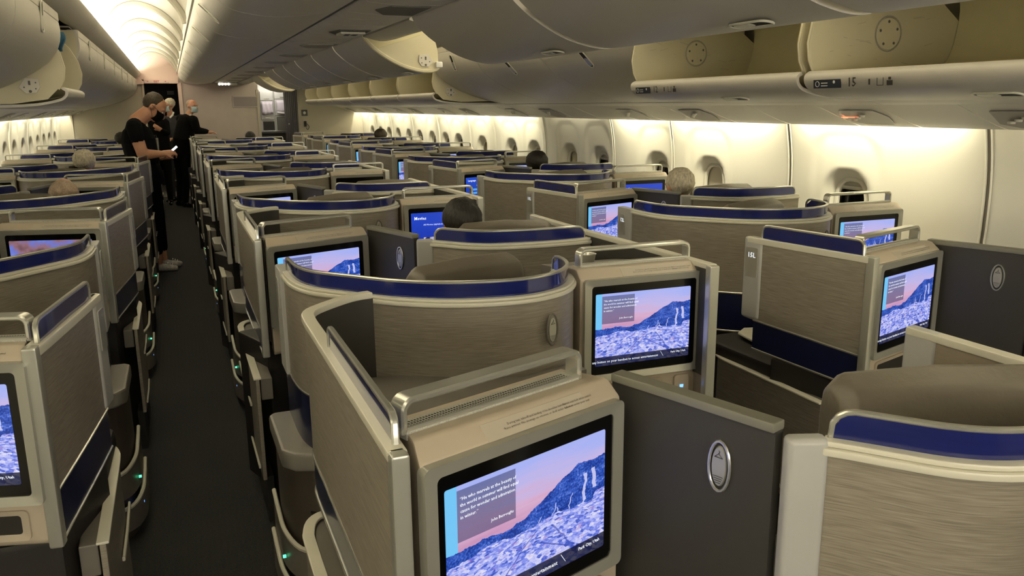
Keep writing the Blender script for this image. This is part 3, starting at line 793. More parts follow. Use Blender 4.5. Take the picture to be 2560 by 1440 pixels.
# small round cup on the console top
t = thing('cup', 'round silver cup on the console top behind the nearest right centre monitor', 'cup', (1.34, 2.56, 1.105))
V = []; n = 24
for r_, z in ((.022, 1.105), (.031, 1.150), (.034, 1.152), (.034, 1.154), (.028, 1.153), (.024, 1.140)):
    V += [(1.34 + r_ * math.cos(2 * PI * k / n), 2.56 + r_ * math.sin(2 * PI * k / n), z) for k in range(n)]
F = [(i * n + k, i * n + (k + 1) % n, (i + 1) * n + (k + 1) % n, (i + 1) * n + k) for i in range(5) for k in range(n)] + [tuple(range(n)), tuple(range(5 * n, 6 * n))]
mesh('cup_body', V, F, 'silver_bright', t, smooth=True); done()

# ------------------------------------------------------------------ cabin shell
YC = (Y0 + Y1) / 2
mx_ = lambda x: 1.8 - x
t = struct('floor')
box('carpet', -2.0, 3.8, Y0, 22.0, -.06, 0, 'carpet', t)
box('carpet_seam', -.32, .24, 7.015, 7.022, 0, .0015, 'dark', t)
done()

# side walls: profile (x,z) on the right, mirrored on the left
WP = [(3.565, 1.74), (3.59, 1.66), (3.62, 1.55), (3.655, 1.35), (3.665, 1.15), (3.655, .9), (3.61, .5), (3.52, .0)]
WPs = [tuple(p) for p in smooth_path(WP, 3)]
def wall_x(z):
    for (xa, za), (xb, zb) in zip(WPs[:-1], WPs[1:]):
        if zb <= z <= za: return xb + (xa - xb) * (z - zb) / (za - zb + 1e-9)
    return WPs[-1][0]
SEAMS = [-3.0, -1.5, -.1, 1.4, 2.80, 4.20, 5.55, 6.50, 7.95, 9.45, 10.35, 11.75, 13.15, 14.55, 15.8, 17.0]
WIN = [-2.2, -.8, .7, 2.1, 3.73, 5.08, 5.80, 6.80, 7.43, 8.30, 8.97, 9.95, 10.90, 11.5, 12.15, 12.85, 13.5, 14.2, 14.85, 15.5, 16.2]
SHUT = {1, 3, 5, 8, 10, 11, 13, 14, 16, 17, 18, 19, 20, 9}
def ell(c, a, b, n=28, p=2.6):
    out = []
    for k in range(n):
        q = 2 * PI * k / n; cs, sn = math.cos(q), math.sin(q)
        out.append((c[0] + a * math.copysign(abs(cs) ** (2 / p), cs), c[1] + b * math.copysign(abs(sn) ** (2 / p), sn)))
    return out
def side(name, fx, sgn):
    """one cabin wall built of separate panels, each moulded round its windows"""
    t = struct(name)
    # each wall panel is a grid mesh displaced outward around each window (broad scoop + inner funnel)
    for i in range(len(SEAMS) - 1):
        ya, yb = SEAMS[i] + .012, SEAMS[i + 1] - .012
        wins = [w_ for w_ in WIN if SEAMS[i] < w_ < SEAMS[i + 1]]
        ny = int((yb - ya) / .028); zs = np.concatenate([np.linspace(1.74, .80, 38), np.linspace(.75, 0, 5)])
        V = []
        for z in zs:
            for j in range(ny + 1):
                y = ya + (yb - ya) * j / ny; d = 0
                for w_ in wins:
                    hw = .245 if len(wins) > 1 else .27
                    cz = 1.22; q = (abs(y - w_) / hw) ** 3.2 + (abs(z - cz) / .285) ** 3.2 if z > cz - .1 else (abs(y - w_) / hw) ** 3.2 + (abs(z - cz) / .60) ** 3.2
                    d = max(d, .011 * max(0, min(1, (1.10 - q) / .22)))
                    q2 = (abs(y - w_) / .175) ** 2.6 + (abs(z - 1.07) / .205) ** 2.6
                    d = d + .055 * max(0, min(1, (1.05 - q2) / .60)) ** .8
                V.append((fx(wall_x(z) + d), y, z))
        n = ny + 1; nz = len(zs); zl = list(zs); F = []
        for r_ in range(nz - 1):
            for j in range(ny):
                yc = ya + (yb - ya) * (j + .5) / ny; zc = (zs[r_] + zs[r_ + 1]) / 2
                if any((abs(yc - w_) / .115) ** 2.6 + (abs(zc - 1.07) / .155) ** 2.6 < 1 for w_ in wins): continue
                F.append((r_ * n + j, r_ * n + j + 1, (r_ + 1) * n + j + 1, (r_ + 1) * n + j))
        o = mesh('side_panel', V, F, 'wall_panel', t, smooth=True, auto=60)
    for y in SEAMS[1:-1]:
        parts = []
        P3 = [(fx(x + .022), y, z) for x, z in WPs]; V, F = sweepvf(P3, .05, .02, up=(1, 0, 0)); mesh('seam_channel', V, F, 'plastic_grey', t, smooth=True)
        for dy in (-.016, .016):
            V, F = sweepvf([(fx(x + .002), y + dy, z) for x, z in WPs], .010, .012, up=(1, 0, 0)); mesh('seam_rib', V, F, 'wall_panel', t, smooth=True)
    # outer skin so that no light leaks
    V = [(fx(x + .14), y, z) for y in (Y0, Y1) for x, z in WPs]; n = len(WPs)
    mesh('outer_skin', V, [(i, i + 1, n + i + 1, n + i) for i in range(n - 1)], 'plastic_grey', t)
    done()
side('wall_right', lambda x: x, 1)
side('wall_left', mx_, -1)
wn = 0
def window(fx, y, shut, sgn):
    global wn
    wn += 1
    t = struct('window_%d' % wn, (fx(3.72), y, 1.07))
    xw = fx(wall_x(1.07) + .066)
    ring = [(xw, y + a, z) for a, z in ell((0, 1.07), .118, .158)]
    mesh('window_frame', *sweepvf(ring, .030, .028, up=(1, 0, 0), closed=True), 'wall_panel', t, smooth=True)
    g = ell((0, 1.07), .118, .158)
    mesh('pane', [(xw + .035 * sgn, y + a, z) for a, z in g], [tuple(range(len(g)))], 'glass_dark', t)
    zt = 1.07 - .16 if shut else 1.07 + .09
    sh = [(a, max(z, zt)) for a, z in g]
    s_ = mesh('shade', [(xw + .022 * sgn, y + a, z) for a, z in sh] + [(xw + .027 * sgn, y + a, z) for a, z in sh], [tuple(range(len(sh))), tuple(range(len(sh), 2 * len(sh)))] + [(i, (i + 1) % len(sh), len(sh) + (i + 1) % len(sh), len(sh) + i) for i in range(len(sh))], 'shade', t)
    hw = .118 * (1 - abs((zt + .02 - 1.07) / .158) ** 2.6) ** (1 / 2.6) if abs(zt + .02 - 1.07) < .158 else .04
    V, F = boxvf(xw - .006 if sgn < 0 else xw, xw + .022 if sgn > 0 else xw + .006, y - hw * .9, y + hw * .9, zt + .012, zt + .024); mesh('shade_grip', V, F, 'cream', s_)
    done()
for i, y in enumerate(WIN):
    if y > .5: window(lambda x: x, y, i in SHUT, 1)
for i, y in enumerate(WIN):
    if y > 6.5: window(mx_, y, True, -1)

# service panels (reading lights, vents) between bins and wall: separate panels
SP = [(3.145, 1.668), (3.20, 1.650), (3.30, 1.612), (3.40, 1.575), (3.485, 1.552), (3.495, 1.556)]
def services(name, fx, sgn, yfrom):
    t = struct(name)
    pr = [(3.05, 1.687), (3.08, 1.680), (3.14, 1.668), (3.17, 1.672)]
    y = Y0; k = 0
    while y < Y1 - .01:
        L = [.50, .42, .46, .40, .56][k % 5]; yb = min(y + L, Y1)
        if yb > yfrom:
            sheet('service_panel', [(fx(x), z) for x, z in SP], .008, y + .004, yb - .004, 'plastic', t)
            kk = k % 5
            if kk in (1, 3):   # recessed lamp plate with gaspers
                V = []
                def sp_(s, yy, dz=0): x = 3.20 + .22 * s; return (fx(x), yy, 1.648 - .378 * (x - 3.20) - .006 - dz)
                pl = [(sp_(.1, y + .08)), sp_(.1, yb - .10), sp_(.75, yb - .05), sp_(.95, yb - .12), sp_(.95, y + .10), sp_(.5, y + .05)]
                pl2 = [(a, b_, c - .004) for a, b_, c in pl]; n = len(pl)
                lp = mesh('lamp_plate', pl + pl2, [tuple(range(n)), tuple(range(n, 2 * n))] + [(i, (i + 1) % n, n + (i + 1) % n, n + i) for i in range(n)], 'plastic_grey' if kk == 1 else 'bin_outer', t)
                for m_ in range(3):
                    c = sp_(.28 + .12 * m_, y + .18 + .05 * m_, .010)
                    V, F = ovalvf(c, (1, 0, 0), (0, 1, 0), .016, .016, .010, (0, 0, -1), 12); mesh('gasper', V, F, 'cream', lp, smooth=True)
        y = yb; k += 1
    box_ = lambda a, b_: None
    y = Y0
    while y < Y1 - .01:
        yb = min(y + 1.5, Y1)
        if yb > yfrom: sheet('bin_rail', [(fx(x), z) for x, z in pr], .012, y + .002, yb - .002, 'bin_outer', t)
        y = yb
    # closing sheet above the wall wash lamps
    sheet('lamp_housing', [(fx(x), z) for x, z in ((3.20, 1.70), (3.35, 1.70), (3.45, 1.72), (3.60, 1.76))], .01, Y0, Y1, 'plastic', t)
    done()
services('trim_1', lambda x: x, 1, 0)
services('trim_2', mx_, -1, 4)
# lit seat belt sign
sg = struct('trim_3', (3.33, 3.37, 1.59))
for i, (x0, x1, y0_, y1_) in enumerate(((3.30, 3.312, 3.30, 3.42), (3.312, 3.330, 3.39, 3.42))):
    zc = 1.648 - .378 * (x0 - 3.20) - .011
    box('lit_sign', x0, x1, y0_, y1_, zc - .003, zc, 'led_red', sg)
done()

# lamps of the wall wash, segment by segment like the fittings
SEG = [(-2.9, -1.6, 1), (-1.4, -.2, 1), (0, 1.3, 1), (1.6, 2.5, .4), (2.95, 4.05, 1), (4.35, 5.45, 1), (5.68, 6.35, 1), (6.7, 7.7, .12), (8.15, 9.3, 1), (9.55, 10.3, 1), (10.5, 11.6, 1), (11.9, 13.0, 1), (13.3, 14.4, 1), (14.7, 15.6, 1), (15.9, 16.9, 1)]
for a_, b_, f_ in SEG:
    area('wall_wash_right', (3.525, (a_ + b_) / 2, 1.665), (.9, 0, -1), .03, b_ - a_, 10.5 * (b_ - a_) * f_, (1, .925, .66))
    area('wall_wash_left', (mx_(3.525), (a_ + b_) / 2, 1.665), (-.9, 0, -1), .03, b_ - a_, 9 * (b_ - a_) * max(f_, .5), (1, .925, .68))

# aisle vaults: curved ceiling panels between arch ribs
def vault(name, fx):
    t = struct(name)
    A = [(-.50, 2.345), (-.49, 2.45), (-.45, 2.56), (-.38, 2.64), (-.28, 2.685), (-.18, 2.69), (-.06, 2.655), (.05, 2.59), (.13, 2.51), (.185, 2.42), (.20, 2.36)]
    A = [(fx(p[0]), p[1]) for p in smooth_path(A, 3)]
    rb = [-2.9, -1.2, .6, 2.2, 3.9, 5.55, 7.25, 9.03, 10.73, 12.4, 14.1, 15.7, 16.95]
    for a_, b_ in zip(rb[:-1], rb[1:]):
        sheet('ceiling_panel', A, .012, a_ + .012, b_ - .012, 'ceiling_panel', t)
    for y in rb[1:]:
        N = normals2(A); s = 1 if fx(1) > 0 and fx(0) == 0 else 1
        for hh, ww, m_ in ((.018, .07, 'ceiling_panel'),):
            V, F = sweepvf([(p[0], y, p[1] - .006) for p in A], ww, hh, up=(0, 1, 0)); V, F = sweepvf([(p[0] + (fx(-.15) - p[0]) * .045, y, p[1] - .028) for p in A], .060, .050, up=(0, 1, 0))
            mesh('arch_rib', V, F, m_, t, smooth=True)
    done()
vault('ceiling', lambda x: x)
vault('ceiling', mx_)
def cove(name, fx):
    t = struct(name)
    # rounded valance whose back hides the lamps
    pr = [(-.60, 2.230), (-.55, 2.208), (-.525, 2.212), (-.490, 2.228), (-.455, 2.258), (-.434, 2.292), (-.432, 2.306), (-.442, 2.309), (-.462, 2.295), (-.52, 2.285), (-.60, 2.29)]
    pr = [(fx(p[0]), p[1]) for p in pr]
    y = Y0
    while y < Y1 - .01:
        yb = min(y + 2.0, Y1); prism('valance', pr, y + .002, yb - .002, 'plastic', t); y = yb
    sheet('cove_back', [(fx(x), z) for x, z in ((-.60, 2.29), (-.58, 2.36), (-.50, 2.40))], .01, Y0, Y1, 'plastic', t)
    done()
cove('trim_4', lambda x: x)
cove('trim_5', mx_)

# ------------------------------------------------------------------ overhead bins
OUT = [(2.335, 2.185), (2.322, 2.10), (2.340, 2.01), (2.405, 1.925), (2.53, 1.845), (2.68, 1.78), (2.88, 1.722), (3.06, 1.690)]
OUT = [tuple(p) for p in smooth_path(OUT, 3)]
def latch(t, c, ex, ey, nrm, L=.14, W=.060):
    c = Vector(c); ex = Vector(ex).normalized(); ey = Vector(ey).normalized(); nr = Vector(nrm).normalized()
    ringp = [c + ex * a + ey * b_ + nr * .003 for a, b_ in rounded_rect(-L / 2, L / 2, -W / 2, W / 2, W * .48, 4)]
    r_ = mesh('latch', *sweepvf(ringp, .007, .007, up=tuple(nr), closed=True), 'cream', t, smooth=True)
    n = len(ringp); mesh('latch_recess', [tuple(v) for v in ringp], [tuple(range(n))], 'dark', r_)  # flat sheet, the shade of the recess put in as dark colour
    pd = [c + ex * a + ey * b_ + nr * .006 for a, b_ in rounded_rect(-L * .05, L * .40, -W * .36, W * .36, W * .3, 4)]
    m_ = len(pd); mesh('latch_paddle', [tuple(v) for v in pd] + [tuple(v - nr * .006) for v in pd], [tuple(range(m_)), tuple(range(m_, 2 * m_))] + [(i, (i + 1) % m_, m_ + (i + 1) % m_, m_ + i) for i in range(m_)], 'silver', r_)
def bin_closed(fx, y0, y1, label, prof, lt, group, hood=True, m='bin_outer'):
    c = (fx(prof[0][0]), (y0 + y1) / 2, prof[0][1])
    t = thing('overhead_bin', label, 'overhead bin', c, group)
    pf = [(fx(x), z) for x, z in prof]
    sheet('door', pf, .014, y0 + .004, y1 - .004, m, t)
    if hood:
        h = prof[0]; s = 1
        for a_, b_ in ((y0 + .01, y0 + .42), (y0 + .42, (y0 + y1) / 2), ((y0 + y1) / 2, y1 - .42), (y1 - .42, y1 - .01)):
            V, F = boxvf(min(fx(h[0] - .020), fx(h[0] + .05)), max(fx(h[0] - .020), fx(h[0] + .05)), a_ + .003, b_ - .003, h[1] - .045, h[1] + .004); mesh('door_edge', V, F, 'plastic', t, bevel=.006)
    if lt is not None:
        i = lt; a_, b_ = pf[i], pf[i + 1]; d = Vector((b_[0] - a_[0], 0, b_[1] - a_[1])).normalized(); nr = Vector((-d.z, 0, d.x))
        if nr.z > 0: nr = -nr
        latch(t, (a_[0] + nr.x * .007, (y0 + y1) / 2, a_[1] + nr.z * .007), d, (0, 1, 0), nr)
    poly = [(fx(x), z) for x, z in prof[1:]] + [(fx(prof[-1][0] + .02 * (1 if prof[-1][0] > prof[0][0] else -1)), prof[0][1]), (fx(prof[0][0]), prof[0][1])]
    V, F = prismvf(poly, y0 + .006, y0 + .016); mesh('end_panel', V, F, 'bin_cream', t)
    # body behind the door
    pb = [(fx(x), z) for x, z in ((prof[0][0] + .03 * (1 if prof[-1][0] > prof[0][0] else -1), prof[0][1] + .02), (prof[-1][0], prof[0][1] + .02))]
    sheet('top', pb, .01, y0, y1, 'plastic_grey', t)
    done()

NB = ['nearest', 'second', 'third', 'fourth', 'fifth', 'sixth', 'seventh', 'eighth', 'ninth', 'tenth', 'eleventh', 'twelfth', 'thirteenth', 'fourteenth']
# right outboard row: open 1.5-4.5 (two), closed 4.55-8.6, open 8.65-16.5
def pie(fx, y, thick, t, nm, poly, m):
    V, F = prismvf([(fx(a), b_) for a, b_ in poly], y, y + thick); return mesh(nm, V, F, m, t, bevel=.003)
BK = smooth_path([(2.345, 1.790), (2.325, 1.775), (2.333, 1.745), (2.375, 1.722), (2.50, 1.700), (2.75, 1.690), (3.08, 1.688)], 4)
BK = [tuple(p) for p in BK]
PIE = [(2.365, 1.785), (2.335, 1.84), (2.325, 1.90), (2.340, 1.98), (2.38, 2.06), (2.45, 2.14), (2.80, 2.22), (3.12, 2.0), (3.12, 1.72), (2.60, 1.705), (2.42, 1.730)]
def bin_open_out(fx, y0, y1, label, group, sgn=1, num=None, marks=False, latchp=True, disc=False):
    t = thing('overhead_bin', label, 'overhead bin', (fx(2.9), (y0 + y1) / 2, 1.70), group)
    sheet('bucket', [(fx(x), z) for x, z in BK], .014, y0 + .006, y1 - .006, 'bin_outer', t)
    # rolled lip with a thicker collar near one end
    V, F = sweepvf([(fx(2.702), y0 + .008, 1.787), (fx(2.702), y1 - .008, 1.787)], .036, .022, seg=12); mesh('bucket_lip', V, F, 'bin_cream', t, smooth=True)
    V, F = sweepvf([(fx(2.702), y1 - .42, 1.787), (fx(2.702), y1 - .22, 1.787)], .046, .030, seg=12); mesh('lip_collar', V, F, 'bin_cream', t, smooth=True)
    # bowed inner lining
    ny = 10; V = []; zz = [(2.37, 1.79), (2.55, 1.74), (2.85, 1.76), (3.04, 1.82), (3.10, 1.95), (3.10, 2.10), (3.02, 2.22), (2.80, 2.27), (2.45, 2.285)]
    zz = smooth_path(zz, 3); n = len(zz)
    for j in range(ny + 1):
        y = y0 + .02 + (y1 - y0 - .04) * j / ny; bow = .0
        for x, z in zz: V.append((fx(x + bow), y, z))
    F = [(j * n + i, j * n + i + 1, (j + 1) * n + i + 1, (j + 1) * n + i) for j in range(ny) for i in range(n - 1)]
    mesh('lining', V, F, 'bin_olive', t, smooth=True, auto=60)
    for y in (y0 + .006, y1 - .018): pie(fx, y, .012, t, 'bucket_side', PIE, 'bin_cream')
    for ye in (y0 + .006, y1 - .018):
        V, F = sweepvf([(fx(x), ye + .006, z) for x, z in PIE[:6]], .018, .010, up=(0, 1, 0)); mesh('side_edge', V, F, 'bin_cream', t, smooth=True)
    if disc:
        c = (fx(3.085), (y0 + y1) / 2 + .25, 1.93)
        c = (fx(2.92), y1 - .022, 1.93)
        V, F = ovalvf((fx(2.72), y1 - .019, 1.945), (1, 0, 0), (0, 0, 1), .066, .066, .005, (0, -1, 0), 24); d_ = mesh('hinge_disc', V, F, 'bin_cream', t, smooth=True)
        V, F = ovalvf((fx(2.72), y1 - .022, 1.945), (1, 0, 0), (0, 0, 1), .068, .068, .002, (0, -1, 0), 28, ring=.005); mesh('disc_rim', V, F, 'plastic_grey', d_, smooth=True)
        rs = random.Random(int(y0 * 10)); sc = []
        for q in range(16):
            x_, z_ = rs.uniform(2.42, 2.95), rs.uniform(1.80, 2.06); L_s = rs.uniform(.01, .06); a_s = rs.uniform(-.3, .3)
            sc.append(sweepvf([(fx(x_), y1 - .0185, z_), (fx(x_ + L_s * math.cos(a_s)), y1 - .0185, z_ + L_s * math.sin(a_s))], .0012, .0012, up=(0, 1, 0)))
        V, F = merge(sc); mesh('scuff_marks', V, F, 'plastic_grey', t)['kind'] = 'stuff'
        for q in range(5):
            V, F = ovalvf((fx(2.72 + .047 * math.cos(q * 1.25 + .4)), y1 - .0245, 1.945 + .047 * math.sin(q * 1.25 + .4)), (1, 0, 0), (0, 0, 1), .006, .006, .001, (0, -1, 0), 8); mesh('screw', V, F, 'dark_grey', d_)
    if latchp:   # latch plate on the side and handle recess below
        side_latch(t, (fx(2.50), y0 + .004, 1.795), sgn)
    c = (fx(2.80), (y0 + y1) / 2, 1.698)
    if fx(1) == 1 and y0 < 6:
        d = Vector((.1, 0, -.03)).normalized()
        latch(t, (2.44, y0 + .55, 1.699), (0, 1, 0), (1, 0, -.22), (-.2, 0, -1), .17, .05)
    if num:
        ex = Vector((0, -1, 0)); ey = Vector((.35, 0, .95)).normalized(); nr = Vector((-.95, 0, .35))
        ey = Vector((-.10, 0, 1)).normalized()
        def L_(s, h): return Vector((2.3195 - h * .1, y1 - .06 - s, 1.733 + h))
        # navy label with round emblem and small marks, then the row number and seat symbols
        pn = [L_(.0, -.004), L_(.14, -.004), L_(.14, .028), L_(.0, .028)]
        V = [tuple(v) for v in pn] + [tuple(v + Vector((.004, 0, 0))) for v in pn]
        lb = mesh('label', V, [(0, 1, 2, 3), (4, 5, 6, 7), (0, 1, 5, 4), (1, 2, 6, 5), (2, 3, 7, 6), (3, 0, 4, 7)], 'label_navy', t)
        V, F = ovalvf(L_(.022, .012) + Vector((-.001, 0, 0)), (0, 1, 0), tuple(ey), .010, .010, .0005, (-1, 0, 0), 16, ring=.002); mesh('emblem', V, F, 'text_white', lb)
        V, F = ovalvf(L_(.108, .018) + Vector((-.001, 0, 0)), (0, 1, 0), tuple(ey), .006, .006, .0005, (-1, 0, 0), 12); mesh('emblem', V, F, 'text_white', lb)
        for h in (.015, .005):
            V, F = sweepvf([L_(.042, h) + Vector((-.001, 0, 0)), L_(.075, h) + Vector((-.001, 0, 0))], .0008, .003, up=(0, 0, 1)); mesh('emblem', V, F, 'text_white', lb)
        text('row_number', num, L_(.175, .0) + Vector((-.0025, 0, 0)), ex, ey, .046, 'text_dark', t, 'LEFT', .01)
        mk = []
        mk.append(boxvf(2.3155, 2.3165, y1 - .06 - .285, y1 - .06 - .278, 1.737, 1.757))
        mk.append(boxvf(2.3155, 2.3165, y1 - .06 - .318, y1 - .06 - .316, 1.733, 1.760)); mk.append(boxvf(2.3155, 2.3165, y1 - .06 - .345, y1 - .06 - .343, 1.733, 1.760)); mk.append(boxvf(2.3155, 2.3165, y1 - .06 - .345, y1 - .06 - .316, 1.733, 1.735))
        mk.append(boxvf(2.3155, 2.3165, y1 - .06 - .385, y1 - .06 - .360, 1.733, 1.750)); mk.append(boxvf(2.3155, 2.3165, y1 - .06 - .378, y1 - .06 - .367, 1.752, 1.761))
        V, F = merge(mk); V = [(v[0] - (v[2] - 1.733) * .1, v[1], v[2]) for v in V]; mesh('seat_symbols', V, F, 'text_dark', t)
    done(); return t
def side_latch(t, c, sgn):
    x, y, z = c
    pl = [(x - .045 * sgn, y, z + .045), (x + .02 * sgn, y, z + .05), (x + .055 * sgn, y, z + .0), (x + .02 * sgn, y, z - .035), (x - .03 * sgn, y, z - .03), (x - .05 * sgn, y, z)]
    n = len(pl); V = pl + [(a, b_ - .008, c_) for a, b_, c_ in pl]
    m_ = mesh('latch_plate', V, [tuple(range(n)), tuple(range(n, 2 * n))] + [(i, (i + 1) % n, n + (i + 1) % n, n + i) for i in range(n)], 'plastic', t, bevel=.002)
    for dx, dz, r_ in ((0, -.022, .008), (.028, 0, .004), (-.03, .025, .004), (-.028, -.008, .004)):
        V, F = ovalvf((x + dx * sgn, y - .008, z + dz), (1, 0, 0), (0, 0, 1), r_, r_, .002, (0, -1, 0), 10); mesh('screw', V, F, 'dark_grey', m_)
    V, F = boxvf(x - .005, x + .005, y - .012, y - .006, z + .012, z + .034); mesh('pin_slot', V, F, 'dark_grey', m_)
R_ = lambda x: x
bin_open_out(R_, 1.32, 2.62, 'open overhead bin numbered 15, top right corner', 'open overhead bins', num='15', disc=True, latchp=False)
bin_open_out(R_, 2.65, 3.95, 'open overhead bin numbered 12, left of bin 15', 'open overhead bins', num='12', disc=True, latchp=False)
bin_open_out(R_, 0, 1.29, 'open overhead bin beside bin 15, mostly outside the frame', 'open overhead bins', latchp=False)
ys = [3.97, 5.18, 6.39, 7.58]
for i, (a_, b_) in enumerate(zip(ys[:-1], ys[1:])):
    bin_closed(R_, a_, b_, '%s closed overhead bin on the right, left of open bin 12' % ['first', 'second', 'third'][i], OUT, 5 if i == 2 else 8, 'closed overhead bins')
ys = [7.60 + 1.335 * i for i in range(7)]
for i, (a_, b_) in enumerate(zip(ys[:-1], ys[1:])):
    bin_open_out(R_, a_ + .01, b_ - .01, '%s open overhead bin of the far row above the right windows' % NB[i], 'open overhead bins', latchp=(i == 0))
# hood above the outboard bins, end caps
def hood(name, fx, segs):
    t = struct(name)
    for a_, b_ in segs:
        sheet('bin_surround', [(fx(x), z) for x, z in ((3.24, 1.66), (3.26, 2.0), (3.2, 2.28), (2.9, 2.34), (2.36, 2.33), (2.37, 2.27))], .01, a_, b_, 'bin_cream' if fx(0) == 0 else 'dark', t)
    done()
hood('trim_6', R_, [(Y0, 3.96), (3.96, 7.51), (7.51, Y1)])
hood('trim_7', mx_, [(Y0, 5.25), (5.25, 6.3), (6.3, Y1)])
# left outboard row
ys = [-.6, .9, 2.35, 3.8, 5.25]
for i, (a_, b_) in enumerate(zip(ys[:-1], ys[1:])):
    bin_closed(mx_, a_, b_, 'closed overhead bin on the left, %s before the open one with the blue mask' % ['fourth', 'third', 'second', 'last'][i], OUT, 3, 'closed overhead bins')
bin_open_out(mx_, 5.27, 6.28, 'open overhead bin on the left with a blue mask inside', 'open overhead bins', sgn=-1)
ys = [6.30 + 1.525 * i for i in range(7)] + [16.98]
for i, (a_, b_) in enumerate(zip(ys[:-1], ys[1:])):
    bin_closed(mx_, a_, b_, 'closed overhead bin on the left, %s beyond the open one' % NB[i].replace('nearest', 'first'), OUT, 3, 'closed overhead bins')
# blue mask hanging in the left open bin
t = thing('face_mask', 'crumpled blue face mask hanging in the left open overhead bin', 'mask', (-.60, 5.6, 2.08))
V = []; nu, nv = 8, 6
for j in range(nv + 1):
    for i in range(nu + 1):
        u, v = i / nu, j / nv
        V.append((-.665 + .115 * u + .010 * math.sin(v * 5), 5.72 + .03 * math.sin(u * 7 + v * 4), 2.175 - .115 * v + .010 * math.sin(u * 6) - .045 * u))
F = [(j * (nu + 1) + i, j * (nu + 1) + i + 1, (j + 1) * (nu + 1) + i + 1, (j + 1) * (nu + 1) + i) for j in range(nv) for i in range(nu)]
o = mesh('cloth', V, F, 'cap_blue', t, smooth=True); md = o.modifiers.new('s', 'SOLIDIFY'); md.thickness = .004; done()

# centre bins: closed row above the left aisle side
CL = [(.205, 2.36), (.21, 2.27), (.235, 2.20), (.29, 2.145), (.37, 2.118), (.50, 2.105), (.65, 2.115), (.785, 2.135)]
CL = [tuple(p) for p in smooth_path(CL, 3)]
ys = [-1.2 + 1.35 * i for i in range(14)][:13] + [16.98]
ys = [y for y in ys]
kk = 0
for i, (a_, b_) in enumerate(zip(ys[:-1], ys[1:])):
    if b_ < 2.0: continue
    bin_closed(R_, a_, b_, 'closed centre overhead bin above the left aisle side, %s' % ordl(kk, 99) if kk < 6 else 'closed centre overhead bin above the left aisle side, %s from the camera' % NB[kk], CL, 7, 'closed centre overhead bins')
    kk += 1
t = struct('trim_8')
sheet('top_rail', [(.16, 2.50), (.185, 2.44), (.195, 2.37), (.225, 2.36)], .012, Y0, Y1, 'plastic', t)
V, F = boxvf(.196, .212, Y0, Y1, 2.372, 2.378); mesh('top_groove', V, F, 'dark_grey', t)
box('light_channel', .80, .835, Y0, Y1, 2.15, 2.19, 'dark', t)
box('channel_lip', .788, .797, Y0, Y1, 2.128, 2.18, 'dark_grey', t)
# the ceiling of the centre section
box('section_top', .16, 1.64, Y0, Y1, 2.50, 2.52, 'plastic_grey', t)
done()
t = struct('trim_9')
cp = [(.838, 2.150), (.86, 2.136), (.95, 2.128), (1.10, 2.126), (1.205, 2.132)]
y = Y0; k = 0
while y < Y1 - .01:
    L = [.34, .22, .42, .26][k % 4]; yb = min(y + L, Y1)
    if yb > 2.0:
        sheet('service_panel', cp, .010, y + .004, yb - .004, 'plastic', t)
        if k % 4 == 2:
            pts = [(.98, y + .05), (1.16, y + .03), (1.17, yb - .03), (1.02, yb - .03), (.94, (y + yb) / 2)]
            V = [(a_, b_, 2.117) for a_, b_ in pts] + [(a_, b_, 2.122) for a_, b_ in pts]; n = 5
            mesh('lamp_plate', V, [tuple(range(n)), tuple(range(n, 2 * n))] + [(i, (i + 1) % n, n + (i + 1) % n, n + i) for i in range(n)], 'dark_grey' if y < 6 else 'plastic_grey', t)
    y = yb; k += 1
# vent block
vb = box('vent_block', 1.00, 1.15, 5.14, 5.30, 2.105, 2.125, 'cream', t, bevel=.004)
for i in range(2): V, F = boxvf(1.035 + i * .045, 1.065 + i * .045, 5.17, 5.25, 2.1035, 2.105); mesh('vent_slot', V, F, 'dark', vb)
box('hinge_rail', 1.208, 1.232, Y0, Y1, 2.140, 2.19, 'dark_grey', t)
done()
